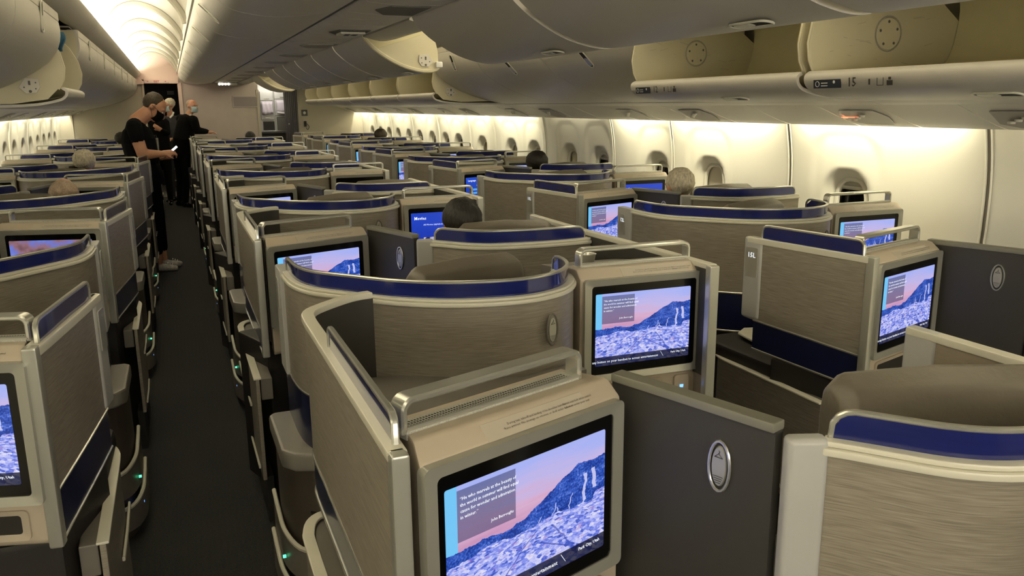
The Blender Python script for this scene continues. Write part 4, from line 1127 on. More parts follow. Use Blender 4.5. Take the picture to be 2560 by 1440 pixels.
# centre bins above the right aisle side: closed ones and three groups of open buckets
CR = [(1.595, 2.36), (1.59, 2.27), (1.565, 2.20), (1.51, 2.145), (1.43, 2.118), (1.35, 2.110), (1.24, 2.135)]
CR = [tuple(p) for p in smooth_path(CR, 3)]
CO = [(1.245, 2.165), (1.262, 2.12), (1.30, 2.078), (1.36, 2.030), (1.44, 1.982), (1.53, 1.942), (1.64, 1.915), (1.72, 1.912), (1.765, 1.930), (1.775, 1.955)]
CO = [tuple(p) for p in smooth_path(CO, 3)]
def bin_open_c(y0, y1, label, ends=(0, 0), lt=True):
    t = thing('overhead_bin', label, 'overhead bin', (1.5, (y0 + y1) / 2, 1.95), 'open centre overhead bins')
    sheet('bucket', CO, .020, y0 + .004, y1 - .004, 'bin_outer', t)
    V, F = sweepvf([(1.772, y0 + .006, 1.958), (1.772, y1 - .006, 1.958)], .030, .022, seg=10); mesh('bucket_lip', V, F, 'bin_cream', t, smooth=True)
    poly = [CO[i] for i in range(3, len(CO), 3)] + [(1.775, 1.96), (1.772, 2.05), (1.755, 2.12), (1.725, 2.175), (1.33, 2.055)]
    for j, y in enumerate((y0 + .006, y1 - .018)):
        V, F = prismvf(poly, y, y + .012); s_ = mesh('bucket_side', V, F, 'bin_cream', t, bevel=.003)
    if ends != (2, 2):
        V, F = prismvf([(1.25, 2.165), (1.34, 2.058), (1.735, 2.172), (1.70, 2.30), (1.62, 2.42), (1.25, 2.42)], y0 + .10, y0 + .112); mesh('partition', V, F, 'bin_olive', t)  # added plate, blocks the bright view past the bucket to the vault
    if ends[0]: 
        V, F = sweepvf([(x, y0 + .004, z) for x, z in CO], .026, .022, up=(0, 1, 0)); mesh('bucket_edge', V, F, 'bin_cream', t, smooth=True)
        side_latch(t, (1.68, y0 + .004, 1.975), 1)
        V, F = boxvf(1.75, 1.80, y0 - .02, y0 + .05, 1.935, 1.975); mesh('catch', V, F, 'white', t, bevel=.008)
    if lt: latch(t, (1.60, (y0 + y1) / 2 - .35, 1.905), (0, 1, 0), (1, 0, -.15), (-.2, 0, -1), .17, .05)
    done()
for i, (a_, b_) in enumerate(((3.10, 4.42), (1.72, 3.06), (.30, 1.68), (-1.1, .26))):
    bin_open_c(a_, b_, ['large open centre bin bucket at the top middle of the view', 'large open centre bin bucket at the top, right of the seam', 'open centre bin bucket cut by the top edge', 'open centre bin bucket outside the frame overhead'][i], lt=True)
for i, (a_, b_) in enumerate(((5.66, 6.75), (6.78, 7.85), (7.88, 8.92), (8.95, 9.9), (9.93, 10.9), (10.93, 11.85))):
    bin_open_c(a_, b_, '%s open bucket of the middle group of centre bins' % NB[i], ends=(i == 0, 0))
bin_open_c(12.9, 14.0, 'small far open centre bin bucket near the front wall', ends=(1, 0), lt=False)
for i, (a_, b_) in enumerate(((4.45, 5.62), (11.9, 12.88), (14.03, 15.5), (15.5, 16.98))):
    bin_closed(R_, a_, b_, ['closed centre bin between the two near open groups', 'closed centre bin before the small far open bucket', 'closed centre bin just beyond the small far bucket', 'closed centre bin touching the front wall'][i], CR, 7 if i == 0 else None, 'closed centre overhead bins')

# ------------------------------------------------------------------ front wall, doorway, galley
t = struct('wall_front', (0.9, 17, 0))
box('partition_centre', .235, 1.625, 17.0, 17.06, 0, 2.125, 'bulkhead', t)
box('partition_post', 1.585, 1.64, 16.985, 17.07, 0, 2.0, 'bulkhead_side', t, bevel=.006)
V, F = prismvf([(-1.90, 0), (-.43, 0), (-.43, 2.12), (-.62, 2.2), (-1.9, 2.2)], 17.0, 17.06); mesh('partition_left', V, F, 'bulkhead_side', t)
box('door_post_left', -.445, -.405, 16.97, 17.08, 0, 2.12, 'bulkhead_side', t, bevel=.008)
box('door_post_right', .175, .245, 16.97, 17.08, 0, 2.14, 'pinkish', t, bevel=.01)
V, F = prismvf([(2.38, 0), (3.75, 0), (3.75, 1.75), (3.2, 2.3), (2.38, 2.3)], 17.0, 17.06); mesh('partition_right', V, F, 'bulkhead_side', t)
box('galley_post', 2.34, 2.40, 16.97, 17.08, 0, 2.2, 'bulkhead_side', t, bevel=.006)
box('partition_upper', .20, 2.40, 17.0, 17.06, 2.12, 2.56, 'bulkhead_side', t)
# lunette filling the vault and the exit lintel
A = [tuple(p) for p in smooth_path([(-.50, 2.19), (-.49, 2.45), (-.45, 2.56), (-.38, 2.64), (-.28, 2.69), (-.18, 2.695), (-.06, 2.66), (.05, 2.595), (.13, 2.515), (.185, 2.42), (.20, 2.36), (.20, 2.19)], 3)]
V, F = prismvf(A, 17.0, 17.04); mesh('lunette', V, F, 'pinkish', t)
rm = [(x, z) for x, z in A[2:-2]]
V, F = sweepvf([(x * .93 - .01, 16.985, 2.19 + (z - 2.19) * .90) for x, z in rm], .03, .022, up=(0, 1, 0)); mesh('lunette_rim', V, F, 'pinkish', t, smooth=True)
box('exit_lintel', -.40, .20, 16.95, 17.05, 2.115, 2.195, 'pinkish', t, bevel=.008)
V, F = prismvf([(-.66, 2.10), (-.40, 2.10), (-.40, 2.15), (-.52, 2.26), (-.60, 2.32), (-.66, 2.32)], 16.90, 17.02); mesh('lintel_bracket', V, F, 'pinkish', t, bevel=.01)
box('reveal_left', mx_(3.70), mx_(3.45), 16.96, 17.0, 0, 1.8, 'bulkhead_side', t)
done()
t = thing('exit_sign', 'exit sign with arrows above the front doorway', 'sign', (-.18, 16.94, 2.155))
box('sign_plate', -.385, .03, 16.938, 16.949, 2.122, 2.186, 'pinkish', t, bevel=.003)
text('lettering', 'EXIT', (-.18, 16.936, 2.138), (1, 0, 0), (0, 0, 1), .046, 'text_red', t, 'CENTER', .02)
for s in (-1, 1):
    cx_ = -.18 + s * .145
    V = [(cx_ - .018, 16.936, 2.152), (cx_ + .018, 16.936, 2.152), (cx_ + .018, 16.936, 2.157), (cx_ - .018, 16.936, 2.157), (cx_ + s * .024, 16.936, 2.1545), (cx_ + s * .006, 16.936, 2.166), (cx_ + s * .006, 16.936, 2.143)]
    mesh('arrow', V, [(0, 1, 2, 3), (4, 5, 6)], 'text_red', t)
done()
area('exit_glow', (-.15, 16.4, 2.30), (0, .8, .5), .3, .3, .35, (1, .42, .36))
area('exit_glow_low', (.3, 16.2, 2.05), (.1, .8, -.5), .25, .25, .5, (1, .60, .52))
t = thing('wall_sign', 'faint mauve grey sign panel on the front wall', 'sign', (1.39, 16.99, 1.78))
box('sign_board', 1.14, 1.60, 16.985, 16.999, 1.665, 1.885, 'bulkhead', t, bevel=.004)
MATS['curtain_grey'] = MATS['plastic_grey']
V, F = boxvf(1.16, 1.59, 16.982, 16.986, 1.685, 1.865); mesh('sign_face', V, F, 'dark_grey', t); done()
mat('sign_mauve', (.22, .19, .19), .6); bpy.data.objects[t.name]
for c in kids(t):
    if c.name.startswith('sign_face'): c.data.materials[0] = MATS['sign_mauve']
# wall plates by the galley
t = thing('control_panel', 'small black control panel on the pale wall right of the curtain', 'panel', (2.42, 16.99, 1.55))
box('panel_body', 2.43, 2.55, 16.98, 16.999, 1.49, 1.61, 'black_gloss', t, bevel=.004)
V, F = ovalvf((2.49, 16.979, 1.55), (1, 0, 0), (0, 0, 1), .028, .030, .003, (0, -1, 0)); mesh('panel_display', V, F, 'silver', t); done()
t = thing('wall_phone', 'black intercom handset hanging below the control panel', 'telephone', (2.50, 16.98, 1.33))
box('cradle', 2.45, 2.54, 16.97, 16.999, 1.26, 1.42, 'plastic_grey', t, bevel=.008)
box('handset', 2.46, 2.515, 16.935, 16.97, 1.28, 1.39, 'dark', t, bevel=.012)
V, F = sweepvf(smooth_path([(2.515, 16.95, 1.34), (2.56, 16.95, 1.28), (2.53, 16.95, 1.22), (2.50, 16.96, 1.26)], 5), .012, .012, seg=6); mesh('cord', V, F, 'dark', t); done()
# curtain at the galley entrance
t = thing('curtain', 'dark grey curtain drawn beside the galley opening', 'curtain', (2.22, 16.95, 0))
V = []; n = 40
for z in (.05, 2.02):
    for k in range(n + 1):
        V.append((2.10 + .26 * k / n, 16.93 + .025 * math.sin(k * 1.15), z))
F = [(k, k + 1, n + 2 + k, n + 1 + k) for k in range(n)]
o = mesh('cloth', V, F, 'curtain', t, smooth=True, auto=80); o.modifiers.new('s', 'SOLIDIFY').thickness = .006
box('curtain_rail', 2.05, 2.40, 16.915, 16.945, 2.02, 2.05, 'plastic_grey', t)
box('tie_button', 2.155, 2.175, 16.89, 16.90, 1.33, 1.35, 'white', t, bevel=.003)
done()
# galley behind the opening
t = thing('galley_unit', 'lit galley storage unit seen through the opening beside the curtain', 'cabinet', (1.95, 17.5, 0))
box('back_panel', 1.60, 2.5, 17.72, 17.76, 0, 2.12, 'galley_metal', t)
box('counter', 1.62, 2.4, 17.40, 17.72, 1.13, 1.17, 'dark', t, bevel=.01)
box('lower_cabinet', 1.62, 2.4, 17.42, 17.72, 0, 1.13, 'dark', t)
for i, (a_, b_, c_, d_, m_) in enumerate(((1.72, 1.97, 1.80, 1.98, 'galley_metal'), (2.0, 2.32, 1.83, 1.98, 'galley_metal'), (1.72, 1.97, 1.42, 1.79, 'galley_metal'), (2.0, 2.32, 1.50, 1.82, 'galley_metal'))):
    f_ = box('compartment_door', a_, b_, 17.66, 17.72, c_, d_, m_, t, bevel=.006)
    box('door_handle', (a_ + b_) / 2 - .05, (a_ + b_) / 2 + .05, 17.645, 17.66, c_ + .03, c_ + .045, 'silver_bright', f_)
box('open_niche', 1.75, 1.97, 17.64, 17.655, 1.20, 1.38, 'dark', t)
box('shelf_edge', 1.73, 1.99, 17.60, 17.66, 1.185, 1.20, 'white', t)
box('oven_window', 2.02, 2.30, 17.64, 17.66, 1.20, 1.47, 'dark_grey', t, bevel=.01)
box('oven_frame', 2.0, 2.33, 17.655, 17.665, 1.18, 1.49, 'silver', t)
done()
for i, (x0, x1, z0, z1) in enumerate(((1.735, 1.955, 1.52, 1.78), (2.03, 2.30, 1.56, 1.80))):
    t = thing('towel', 'lilac white cloth hanging in the galley, %s' % ['left one', 'right one with a white hem'][i], 'towel', ((x0 + x1) / 2, 17.6, z0))
    V = [(x0 + (x1 - x0) * k / 10, 17.60 + .01 * math.sin(k * 1.7 + j), z0 + (z1 - z0) * j / 4 - (.015 * math.sin(k * .6) if j == 0 else 0)) for j in range(5) for k in range(11)]
    F = [(j * 11 + k, j * 11 + k + 1, (j + 1) * 11 + k + 1, (j + 1) * 11 + k) for j in range(4) for k in range(10)]
    o = mesh('cloth', V, F, 'towel', t, smooth=True, auto=80); o.modifiers.new('s', 'SOLIDIFY').thickness = .006
    if i: V, F = sweepvf([(x0 + (x1 - x0) * k / 8, 17.59, z0 + .01 - .02 * math.sin(k * PI / 8)) for k in range(9)], .01, .03, up=(0, 0, 1)); mesh('hem', V, F, 'white', t, smooth=True)
    done()
t = thing('galley_lamp', 'small warm lamp glowing in the galley', 'lamp', (2.24, 17.62, 1.93)); box('lens', 2.22, 2.27, 17.60, 17.62, 1.90, 1.96, 'lamp_soft', t, bevel=.008); done()
area('galley_light', (1.95, 17.25, 2.08), (0, .6, -1), .5, .2, 3, (1, .93, .80))
# vestibule beyond the doorway
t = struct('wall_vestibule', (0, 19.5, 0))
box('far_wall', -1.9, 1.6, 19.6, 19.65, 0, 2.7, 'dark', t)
box('side_wall', -.95, -.90, 17.06, 19.6, 0, 2.7, 'dark_grey', t)
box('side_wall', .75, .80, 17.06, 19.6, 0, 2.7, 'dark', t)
box('low_ceiling', -.95, .80, 17.06, 19.6, 2.165, 2.20, 'dark_grey', t)
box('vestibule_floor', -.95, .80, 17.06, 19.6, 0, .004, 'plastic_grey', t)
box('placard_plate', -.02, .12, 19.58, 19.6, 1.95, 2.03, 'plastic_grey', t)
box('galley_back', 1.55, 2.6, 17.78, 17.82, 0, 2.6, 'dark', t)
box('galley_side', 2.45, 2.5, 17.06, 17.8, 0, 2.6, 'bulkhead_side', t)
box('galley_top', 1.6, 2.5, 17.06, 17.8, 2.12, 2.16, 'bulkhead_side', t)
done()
t = thing('dome_light', 'round ceiling light just beyond the front doorway', 'lamp', (-.10, 17.9, 2.2))
V, F = ovalvf((-.13, 17.9, 2.165), (1, 0, 0), (0, 1, 0), .14, .20, .022, (0, 0, -1)); mesh('lens', V, F, 'lamp_soft', t, smooth=True); done()
t = thing('service_cart', 'grey service trolley standing low beyond the doorway', 'cart', (-.06, 18.2, 0))
box('cart_body', -.20, .12, 18.0, 18.5, .08, .70, 'brown_dark', t, bevel=.01); box('cart_top', -.21, .13, 17.99, 18.51, .70, .72, 'silver', t, bevel=.005)
box('cart_drawer', -.19, .11, 17.985, 18.0, .45, .47, 'silver', t); box('cart_drawer', -.19, .11, 17.985, 18.0, .22, .24, 'silver', t)
done()
# three bright lamps on the end of the centre ceiling
t = thing('ceiling_spotlights', 'cluster of bright small lamps under the centre ceiling near the front wall', 'lamp', (.98, 16.5, 2.1))
box('housing', .88, 1.22, 16.55, 16.75, 2.075, 2.12, 'plastic', t, bevel=.01)
for k in range(4):
    V, F = ovalvf((.90 + .055 * k, 16.54, 2.095), (1, 0, 0), (0, 0, 1), .017 if k else .022, .020, .006, (0, -1, 0), 12); mesh('bulb', V, F, 'lamp_white', t)
done()
# rear closing wall behind the camera and a fill light added to brighten the view
t = struct('wall_rear', (0.9, Y0, 0)); box('rear_partition', -2.2, 4.0, Y0 - .06, Y0, 0, 2.8, 'bulkhead_side', t); done()
area('rear_fill_light', (.9, -2.8, 1.5), (0, 1, .25), 3.6, .6, 60, (1, .93, .78))
t = struct('ceiling_closing'); box('closing_panel', -2.2, 4.0, Y0, 22, 2.78, 2.80, 'dark', t)
done()

# ------------------------------------------------------------------ people
def ico(c, ax, n=2):
    bm = bmesh.new(); bmesh.ops.create_icosphere(bm, subdivisions=n, radius=1)
    V = [tuple(Vector(c) + Vector(ax[0]) * v.co.x + Vector(ax[1]) * v.co.y + Vector(ax[2]) * v.co.z) for v in bm.verts]
    F = [tuple(v.index for v in f.verts) for f in bm.faces]; bm.free(); return V, F
def capsule(p0, p1, r0, r1, side=(1, 0, 0), flat=1.0, n=14):
    p0, p1 = Vector(p0), Vector(p1); d = (p1 - p0); L = d.length; d.normalize()
    s = Vector(side) - d * Vector(side).dot(d)
    if s.length < .1: s = Vector((0, 1, 0)) - d * d.y
    s.normalize(); u = d.cross(s); V = []; rings = []
    for c, r, sg in ((p0, r0, -1), (p1, r1, 1)):
        aa = (70, 40, 0) if sg < 0 else (0, 40, 70)
        for a in aa:
            q = R(a); cc = c + d * sg * r * math.sin(q); rr = r * math.cos(q)
            rings.append([tuple(cc + s * rr * flat * math.cos(2 * PI * k / n) + u * rr * math.sin(2 * PI * k / n)) for k in range(n)])
    F = []
    for i, g in enumerate(rings):
        V += g
        if i: F += [((i - 1) * n + k, (i - 1) * n + (k + 1) % n, i * n + (k + 1) % n, i * n + k) for k in range(n)]
    m_ = len(V); V += [tuple(p0 - d * r0), tuple(p1 + d * r1)]
    F += [(m_, (k + 1) % n, k) for k in range(n)] + [(m_ + 1, (len(rings) - 1) * n + k, (len(rings) - 1) * n + (k + 1) % n) for k in range(n)]
    return V, F
class Body:
    def __init__(s): s.P = []
    def cap(s, p0, p1, r0, r1, m, side=(1, 0, 0), flat=1.0): s.P.append(('c', np.array(p0, float), np.array(p1, float), r0, r1, m, np.array(side, float), flat)); return s
    def ell(s, c, ax, m): s.P.append(('e', np.array(c, float), np.array(ax, float), m)); return s
    def build(s, name, parent, voxel=.01, sm=4):
        parts = [capsule(p[1], p[2], p[3], p[4], p[6], p[7]) if p[0] == 'c' else ico(p[1], p[2]) for p in s.P]
        b = BASE[-1]; V, F = merge(parts)
        me = bpy.data.meshes.new(name); me.from_pydata([(v[0] - b.x, v[1] - b.y, v[2] - b.z) for v in V], [], F)
        o = bpy.data.objects.new(name, me); COL.objects.link(o)
        r_ = o.modifiers.new('r', 'REMESH'); r_.mode = 'VOXEL'; r_.voxel_size = voxel; r_.use_smooth_shade = True
        q = o.modifiers.new('s', 'SMOOTH'); q.iterations = sm; q.factor = .5
        bpy.context.view_layer.update()
        m2 = bpy.data.meshes.new_from_object(o.evaluated_get(bpy.context.evaluated_depsgraph_get())); m2.name = name
        bpy.data.objects.remove(o); o = link(name, m2, parent); m2.materials.clear()
        names = []
        for p in s.P:
            m_ = p[5] if p[0] == 'c' else p[3]
            if m_ not in names: names.append(m_); m2.materials.append(MATS[m_])
        C = np.zeros(len(m2.polygons) * 3); m2.polygons.foreach_get('center', C); C = C.reshape(-1, 3) + np.array(b)
        best = np.full(len(C), 1e9); idx = np.zeros(len(C), int)
        for p in s.P:
            if p[0] == 'c':
                d = p[2] - p[1]; L2 = d @ d; t_ = np.clip(((C - p[1]) @ d) / L2, 0, 1); q = C - (p[1] + t_[:, None] * d)
                sd = p[6] - d * (p[6] @ d) / L2; sd /= np.linalg.norm(sd) + 1e-9
                a_ = q @ sd; rest = q - a_[:, None] * sd; dd = np.sqrt((a_ / p[7]) ** 2 + (rest ** 2).sum(1)) - (p[3] + (p[4] - p[3]) * t_); m_ = p[5]
            else:
                A_ = p[2]; l = np.linalg.norm(A_, axis=1); q = (C - p[1]) @ (A_ / (l[:, None] ** 2)).T
                dd = (np.sqrt((q ** 2).sum(1)) - 1) * l.min(); m_ = p[3]
            k = dd < best; best[k] = dd[k]; idx[k] = names.index(m_)
        m2.polygons.foreach_set('material_index', idx.astype(np.int32)); m2.polygons.foreach_set('use_smooth', [True] * len(C)); m2.update()
        return o
def head(B, c, f, up, skin='skin', s=1.0):
    """adds skull, jaw, nose, ears, brow to a body; f forward, up up; c = skull centre"""
    c = np.array(c, float); f = np.array(f, float); f /= np.linalg.norm(f); up = np.array(up, float); up -= f * (f @ up); up /= np.linalg.norm(up); r = np.cross(f, up)
    B.ell(c, (r * .074 * s, f * .096 * s, up * .094 * s), skin)
    B.ell(c + f * .028 * s - up * .055 * s, (r * .058 * s, f * .066 * s, up * .075 * s), skin)
    B.ell(c + f * .062 * s - up * .108 * s, (r * .030 * s, f * .026 * s, up * .022 * s), skin)
    B.cap(c + f * .094 * s - up * .012 * s, c + f * .112 * s - up * .048 * s, .010 * s, .016 * s, skin)
    B.ell(c + f * .080 * s + up * .012 * s, (r * .055 * s, f * .018 * s, up * .012 * s), skin)
    B.ell(c + f * .092 * s - up * .076 * s, (r * .024 * s, f * .012 * s, up * .010 * s), skin)
    for k in (-1, 1): B.ell(c + r * k * .076 * s - f * .006 * s - up * .022 * s, (r * .010 * s, f * .020 * s, up * .032 * s), skin)
    return c, f, up, r
def face_bits(t, H, s=1.0):
    c, f, up, r = H
    for k in (-1, 1):
        V, F = ico(c + f * .086 * s + r * k * .030 * s - up * .012 * s, (r * .013 * s, f * .009 * s, up * .008 * s), 1); mesh('eye', V, F, 'white', t, smooth=True)
        V, F = ico(c + f * .0935 * s + r * k * .030 * s - up * .012 * s, (r * .006 * s, f * .003 * s, up * .006 * s), 1); mesh('pupil', V, F, 'dark', t, smooth=True)
        V, F = sweepvf([c + f * .094 * s + r * k * (.018 + .012 * j) * s + up * (.006 + .003 * (1 - abs(j - 1))) * s for j in range(3)], .005, .004, up=tuple(f)); mesh('eyebrow', V, F, 'hair_brown', t)
def hair(t, H, m, s=1.0, lift=.020, back=.018, r_=(.080, .097, .088), seed=1):
    c, f, up, r = H
    V, F = ico(c + up * lift * s - f * back * s, (r * r_[0] * s, f * r_[1] * s, up * r_[2] * s), 4)
    rn = random.Random(seed); c2 = Vector(c)
    out = []
    for v in V:
        v = Vector(v); d = (v - c2); k = 1 + .018 * math.sin(d.x * 140 + seed) * math.sin(d.y * 110) + .014 * math.sin(d.z * 160 + d.x * 90) + rn.uniform(-.008, .008)
        out.append(tuple(c2 + d * k))
    return mesh('hair', out, F, m, t, smooth=True, auto=180)
def mask(t, H, m, s=1.0):
    c, f, up, r = H
    V = []; n = 9
    for j in range(7):
        for i in range(n):
            a = -1 + 2 * i / (n - 1); b_ = -1 + 2 * j / 6
            d = .114 - .052 * a * a - .018 * b_ * b_ + (.010 if j > 3 else 0) * (1 - a * a)
            V.append(tuple(c + f * d * s + r * a * .066 * s + up * (-.066 + b_ * .050 * (1 - .12 * a * a)) * s))
    F = [(j * n + i, j * n + i + 1, (j + 1) * n + i + 1, (j + 1) * n + i) for j in range(6) for i in range(n - 1)]
    o = mesh('face_mask', V, F, m, t, smooth=True, auto=180); o.modifiers.new('s', 'SOLIDIFY').thickness = .003
    for k in (-1, 1):
        for z0, z1 in ((-.020, -.01), (-.11, -.035)):
            V, F = sweepvf([c + f * .062 * s + r * k * .066 * s + up * z0 * s, c + f * .03 * s + r * k * .080 * s + up * (z0 + z1) / 2 * s, c - f * .012 * s + r * k * .086 * s + up * z1 * s], .003, .003); mesh('ear_loop', V, F, m, o)
def hand(B, w_, tip, palm_n, m='skin', curl=.6, s=1.0, thumb=1):
    """palm and five separate fingers; w_ wrist, tip direction, palm_n palm normal"""
    w_ = np.array(w_, float); d = np.array(tip, float); d /= np.linalg.norm(d); pn = np.array(palm_n, float); pn -= d * (pn @ d); pn /= np.linalg.norm(pn); sd = np.cross(d, pn)
    B.cap(w_, w_ + d * .075 * s, .026 * s, .024 * s, m, side=tuple(sd), flat=1.55)
    for k, L in zip((-1.5, -.5, .5, 1.5), (.062, .074, .070, .054)):
        a = w_ + d * .088 * s + sd * k * .0195 * s
        b_ = a + (d * math.cos(curl * .6) + pn * math.sin(curl * .6)) * L * .5 * s
        c_ = b_ + (d * math.cos(curl * 1.9) + pn * math.sin(curl * 1.9)) * L * .5 * s
        B.cap(a, b_, .0090 * s, .0085 * s, m); B.cap(b_, c_, .0085 * s, .0072 * s, m)
    a = w_ + d * .025 * s + sd * thumb * .030 * s; b_ = a + (d * .6 + sd * thumb * .55 + pn * .35) * .045 * s; c_ = b_ + (d * .85 + pn * .5) * .032 * s
    B.cap(a, b_, .012 * s, .010 * s, m); B.cap(b_, c_, .010 * s, .0085 * s, m)
def foot(B, a, d, m, L=.26, r=.045):
    a = np.array(a, float); d = np.array(d, float); d /= np.linalg.norm(d)
    B.cap((a[0] - d[0] * .04, a[1] - d[1] * .04, r + .004), (a[0] + d[0] * (L - .11), a[1] + d[1] * (L - .11), r * .72), r, r * .70, m, side=(-d[1], d[0], 0), flat=1.05)

# man in a black T-shirt standing in the aisle, looking down at his telephone
t = thing('person', 'man in black T-shirt and trousers standing in the aisle looking at a phone', 'person', (-.20, 9.20, 0))
B = Body(); K = 'black_cloth'
B.cap((-.245, 9.24, .98), (-.30, 9.24, 1.14), .130, .140, K, side=(0, 1, 0), flat=1.28)
B.cap((-.30, 9.24, 1.14), (-.325, 9.24, 1.36), .158, .168, K, side=(0, 1, 0), flat=1.25)
B.cap((-.335, 9.24, 1.34), (-.335, 9.24, 1.46), .152, .110, K, side=(0, 1, 0), flat=1.45)
B.cap((-.345, 9.10, 1.505), (-.345, 9.38, 1.505), .074, .074, K)
B.cap((-.325, 9.24, 1.54), (-.20, 9.235, 1.640), .080, .072, 'skin')
# right arm (towards the camera): upper arm down, forearm forward
B.cap((-.345, 9.05, 1.49), (-.325, 8.99, 1.385), .076, .070, K)
B.cap((-.328, 8.995, 1.39), (-.290, 8.975, 1.235), .062, .057, 'skin')
B.cap((-.290, 8.975, 1.228), (-.105, 9.055, 1.222), .057, .031, 'skin')
hand(B, (-.10, 9.06, 1.225), (1, .22, .08), (0, .5, -.8), curl=.9, thumb=-1, s=1.05)
# left arm
B.cap((-.345, 9.44, 1.49), (-.32, 9.48, 1.36), .072, .066, K)
B.cap((-.32, 9.48, 1.37), (-.28, 9.47, 1.20), .050, .046, 'skin')
B.cap((-.28, 9.47, 1.19), (-.115, 9.24, 1.175), .046, .029, 'skin')
hand(B, (-.11, 9.235, 1.18), (.95, -.45, .05), (.2, -.3, .9), curl=.8, thumb=1, s=1.05)
for sy, kn, an_, ft in ((-1, (-.235, 9.15, .53), (-.245, 9.13, .12), (1, -.12)), (1, (-.215, 9.33, .54), (-.20, 9.36, .13), (1, -.05))):
    hp = (-.245, 9.24 + sy * .085, .93)
    B.cap(hp, kn, .092, .066, K); B.cap(kn, (an_[0], an_[1], .22), .064, .047, K); B.cap((an_[0], an_[1], .24), (an_[0], an_[1], .10), .034, .034, 'skin')
    foot(B, (an_[0], an_[1], 0), (ft[0], ft[1], 0), 'shoe')
Hd = head(B, (-.130, 9.225, 1.700), (.74, -.14, -.66), (.5, 0, .85), s=1.15)
B.build('body', t, .0085, 3)
hair(t, Hd, 'hair_brown', seed=3, s=1.15, lift=.014, back=.030, r_=(.080, .086, .090)); mask(t, Hd, 'black_cloth', 1.15); face_bits(t, Hd, 1.15)
for sy, x_, y_ in ((-1, -.17, 9.12), (1, -.12, 9.35)):
    for q_ in range(3): V, F = boxvf(x_ + q_ * .022, x_ + q_ * .022 + .008, y_ - .032, y_ + .032, .086 - q_ * .009, .094 - q_ * .009); mesh('shoe_lace', V, F, 'white', t, bevel=.003)
done()
t = thing('phone', 'lit smartphone held by the man in the black T-shirt', 'phone', (.0, 9.11, 1.24))
Gp = Matrix.Translation((.005, 9.10, 1.262)) @ Matrix.Rotation(R(-40), 4, 'Y') @ Matrix.Rotation(R(25), 4, 'X')
V, F = boxvf(-.042, .046, -.026, .028, -.004, .004); mesh('case', [tuple(Gp @ Vector(v)) for v in V], F, 'dark', t, bevel=.003)
V, F = boxvf(-.036, .040, -.022, .024, .004, .0046); mesh('display', [tuple(Gp @ Vector(v)) for v in V], F, 'phone_glow', t); done()

# attendant in a black suit leaning on the partition
t = thing('person', 'crew man in black suit and pale blue mask leaning on the partition', 'person', (.13, 15.05, 0))
B = Body(); K = 'suit_black'
B.cap((.12, 15.05, .93), (.175, 15.05, 1.15), .148, .155, K, side=(.5, 1, 0), flat=1.3)
B.cap((.175, 15.05, 1.15), (.235, 15.05, 1.44), .160, .130, K, side=(.5, 1, 0), flat=1.4)
B.cap((.15, 15.18, 1.495), (.36, 14.94, 1.475), .072, .072, K)
B.cap((.265, 15.05, 1.49), (.315, 15.04, 1.60), .060, .054, 'skin')
B.cap((.36, 14.93, 1.46), (.395, 14.94, 1.30), .074, .062, K); B.cap((.395, 14.94, 1.30), (.545, 15.02, 1.275), .062, .044, K); hand(B, (.56, 15.025, 1.262), (1, .1, -.02), (0, 0, -1), curl=.35, thumb=1)
B.cap((.17, 15.19, 1.46), (.30, 15.28, 1.28), .062, .052, K); B.cap((.30, 15.28, 1.275), (.53, 15.16, 1.262), .052, .038, K); hand(B, (.545, 15.15, 1.262), (1, -.2, -.02), (0, 0, -1), curl=.35, thumb=-1)
for sx, sy, an_ in ((-.05, .05, (.02, 15.25)), (.05, -.06, (.11, 15.02))):
    B.cap((.12 + sx, 15.05 + sy, .92), ((.10 + sx + an_[0]) / 2 + .03, (15.05 + sy + an_[1]) / 2, .50), .095, .068, K); B.cap(((.10 + sx + an_[0]) / 2 + .03, (15.05 + sy + an_[1]) / 2, .50), (an_[0], an_[1], .10), .066, .050, K)
    foot(B, (an_[0], an_[1], 0), (.75, -.65, 0), 'black_gloss', .28)
Hd = head(B, (.355, 15.03, 1.715), (.62, -.75, -.10), (0, 0, 1), 'skin_pink')
B.build('body', t, .011, 3); hair(t, Hd, 'hair_sparse', seed=5, lift=.006, back=.030, r_=(.077, .084, .082)); mask(t, Hd, 'mask_blue'); face_bits(t, Hd)
V, F = sweepvf(smooth_path([(.30, 14.965, 1.56), (.36, 14.975, 1.50), (.385, 15.0, 1.445)], 3), .022, .030, up=(0, 0, 1)); mesh('shirt_collar', V, F, 'shirt_white', t)
V, F = sweepvf(smooth_path([(.40, 15.02, 1.48), (.41, 15.0, 1.44), (.40, 14.96, 1.36)], 3), .03, .012, up=(0, -1, 0)); mesh('tie', V, F, 'dark', t)
done()
# attendant in a dark grey suit seen from behind
t = thing('person', 'grey haired crew member in dark grey jacket at the front doorway', 'person', (.02, 16.1, 0))
B = Body(); K = 'suit_grey'
B.cap((-.0, 16.1, .95), (.0, 16.1, 1.15), .125, .130, K, side=(1, .2, 0), flat=1.3); B.cap((0, 16.1, 1.15), (.01, 16.1, 1.42), .135, .110, K, side=(1, .2, 0), flat=1.35)
B.cap((-.12, 16.12, 1.475), (.13, 16.08, 1.475), .060, .060, K); B.cap((.0, 16.1, 1.50), (.0, 16.07, 1.60), .055, .052, 'skin_pink')
B.cap((.145, 16.07, 1.455), (.155, 16.0, 1.26), .060, .050, K); B.cap((.155, 16.0, 1.26), (.02, 15.90, 1.14), .048, .036, K); hand(B, (.0, 15.89, 1.13), (-1, -.2, -.2), (0, 0, -1), curl=.6)
B.cap((-.14, 16.1, 1.455), (-.19, 16.02, 1.27), .060, .050, K); B.cap((-.19, 16.02, 1.27), (-.08, 15.9, 1.16), .048, .036, K)
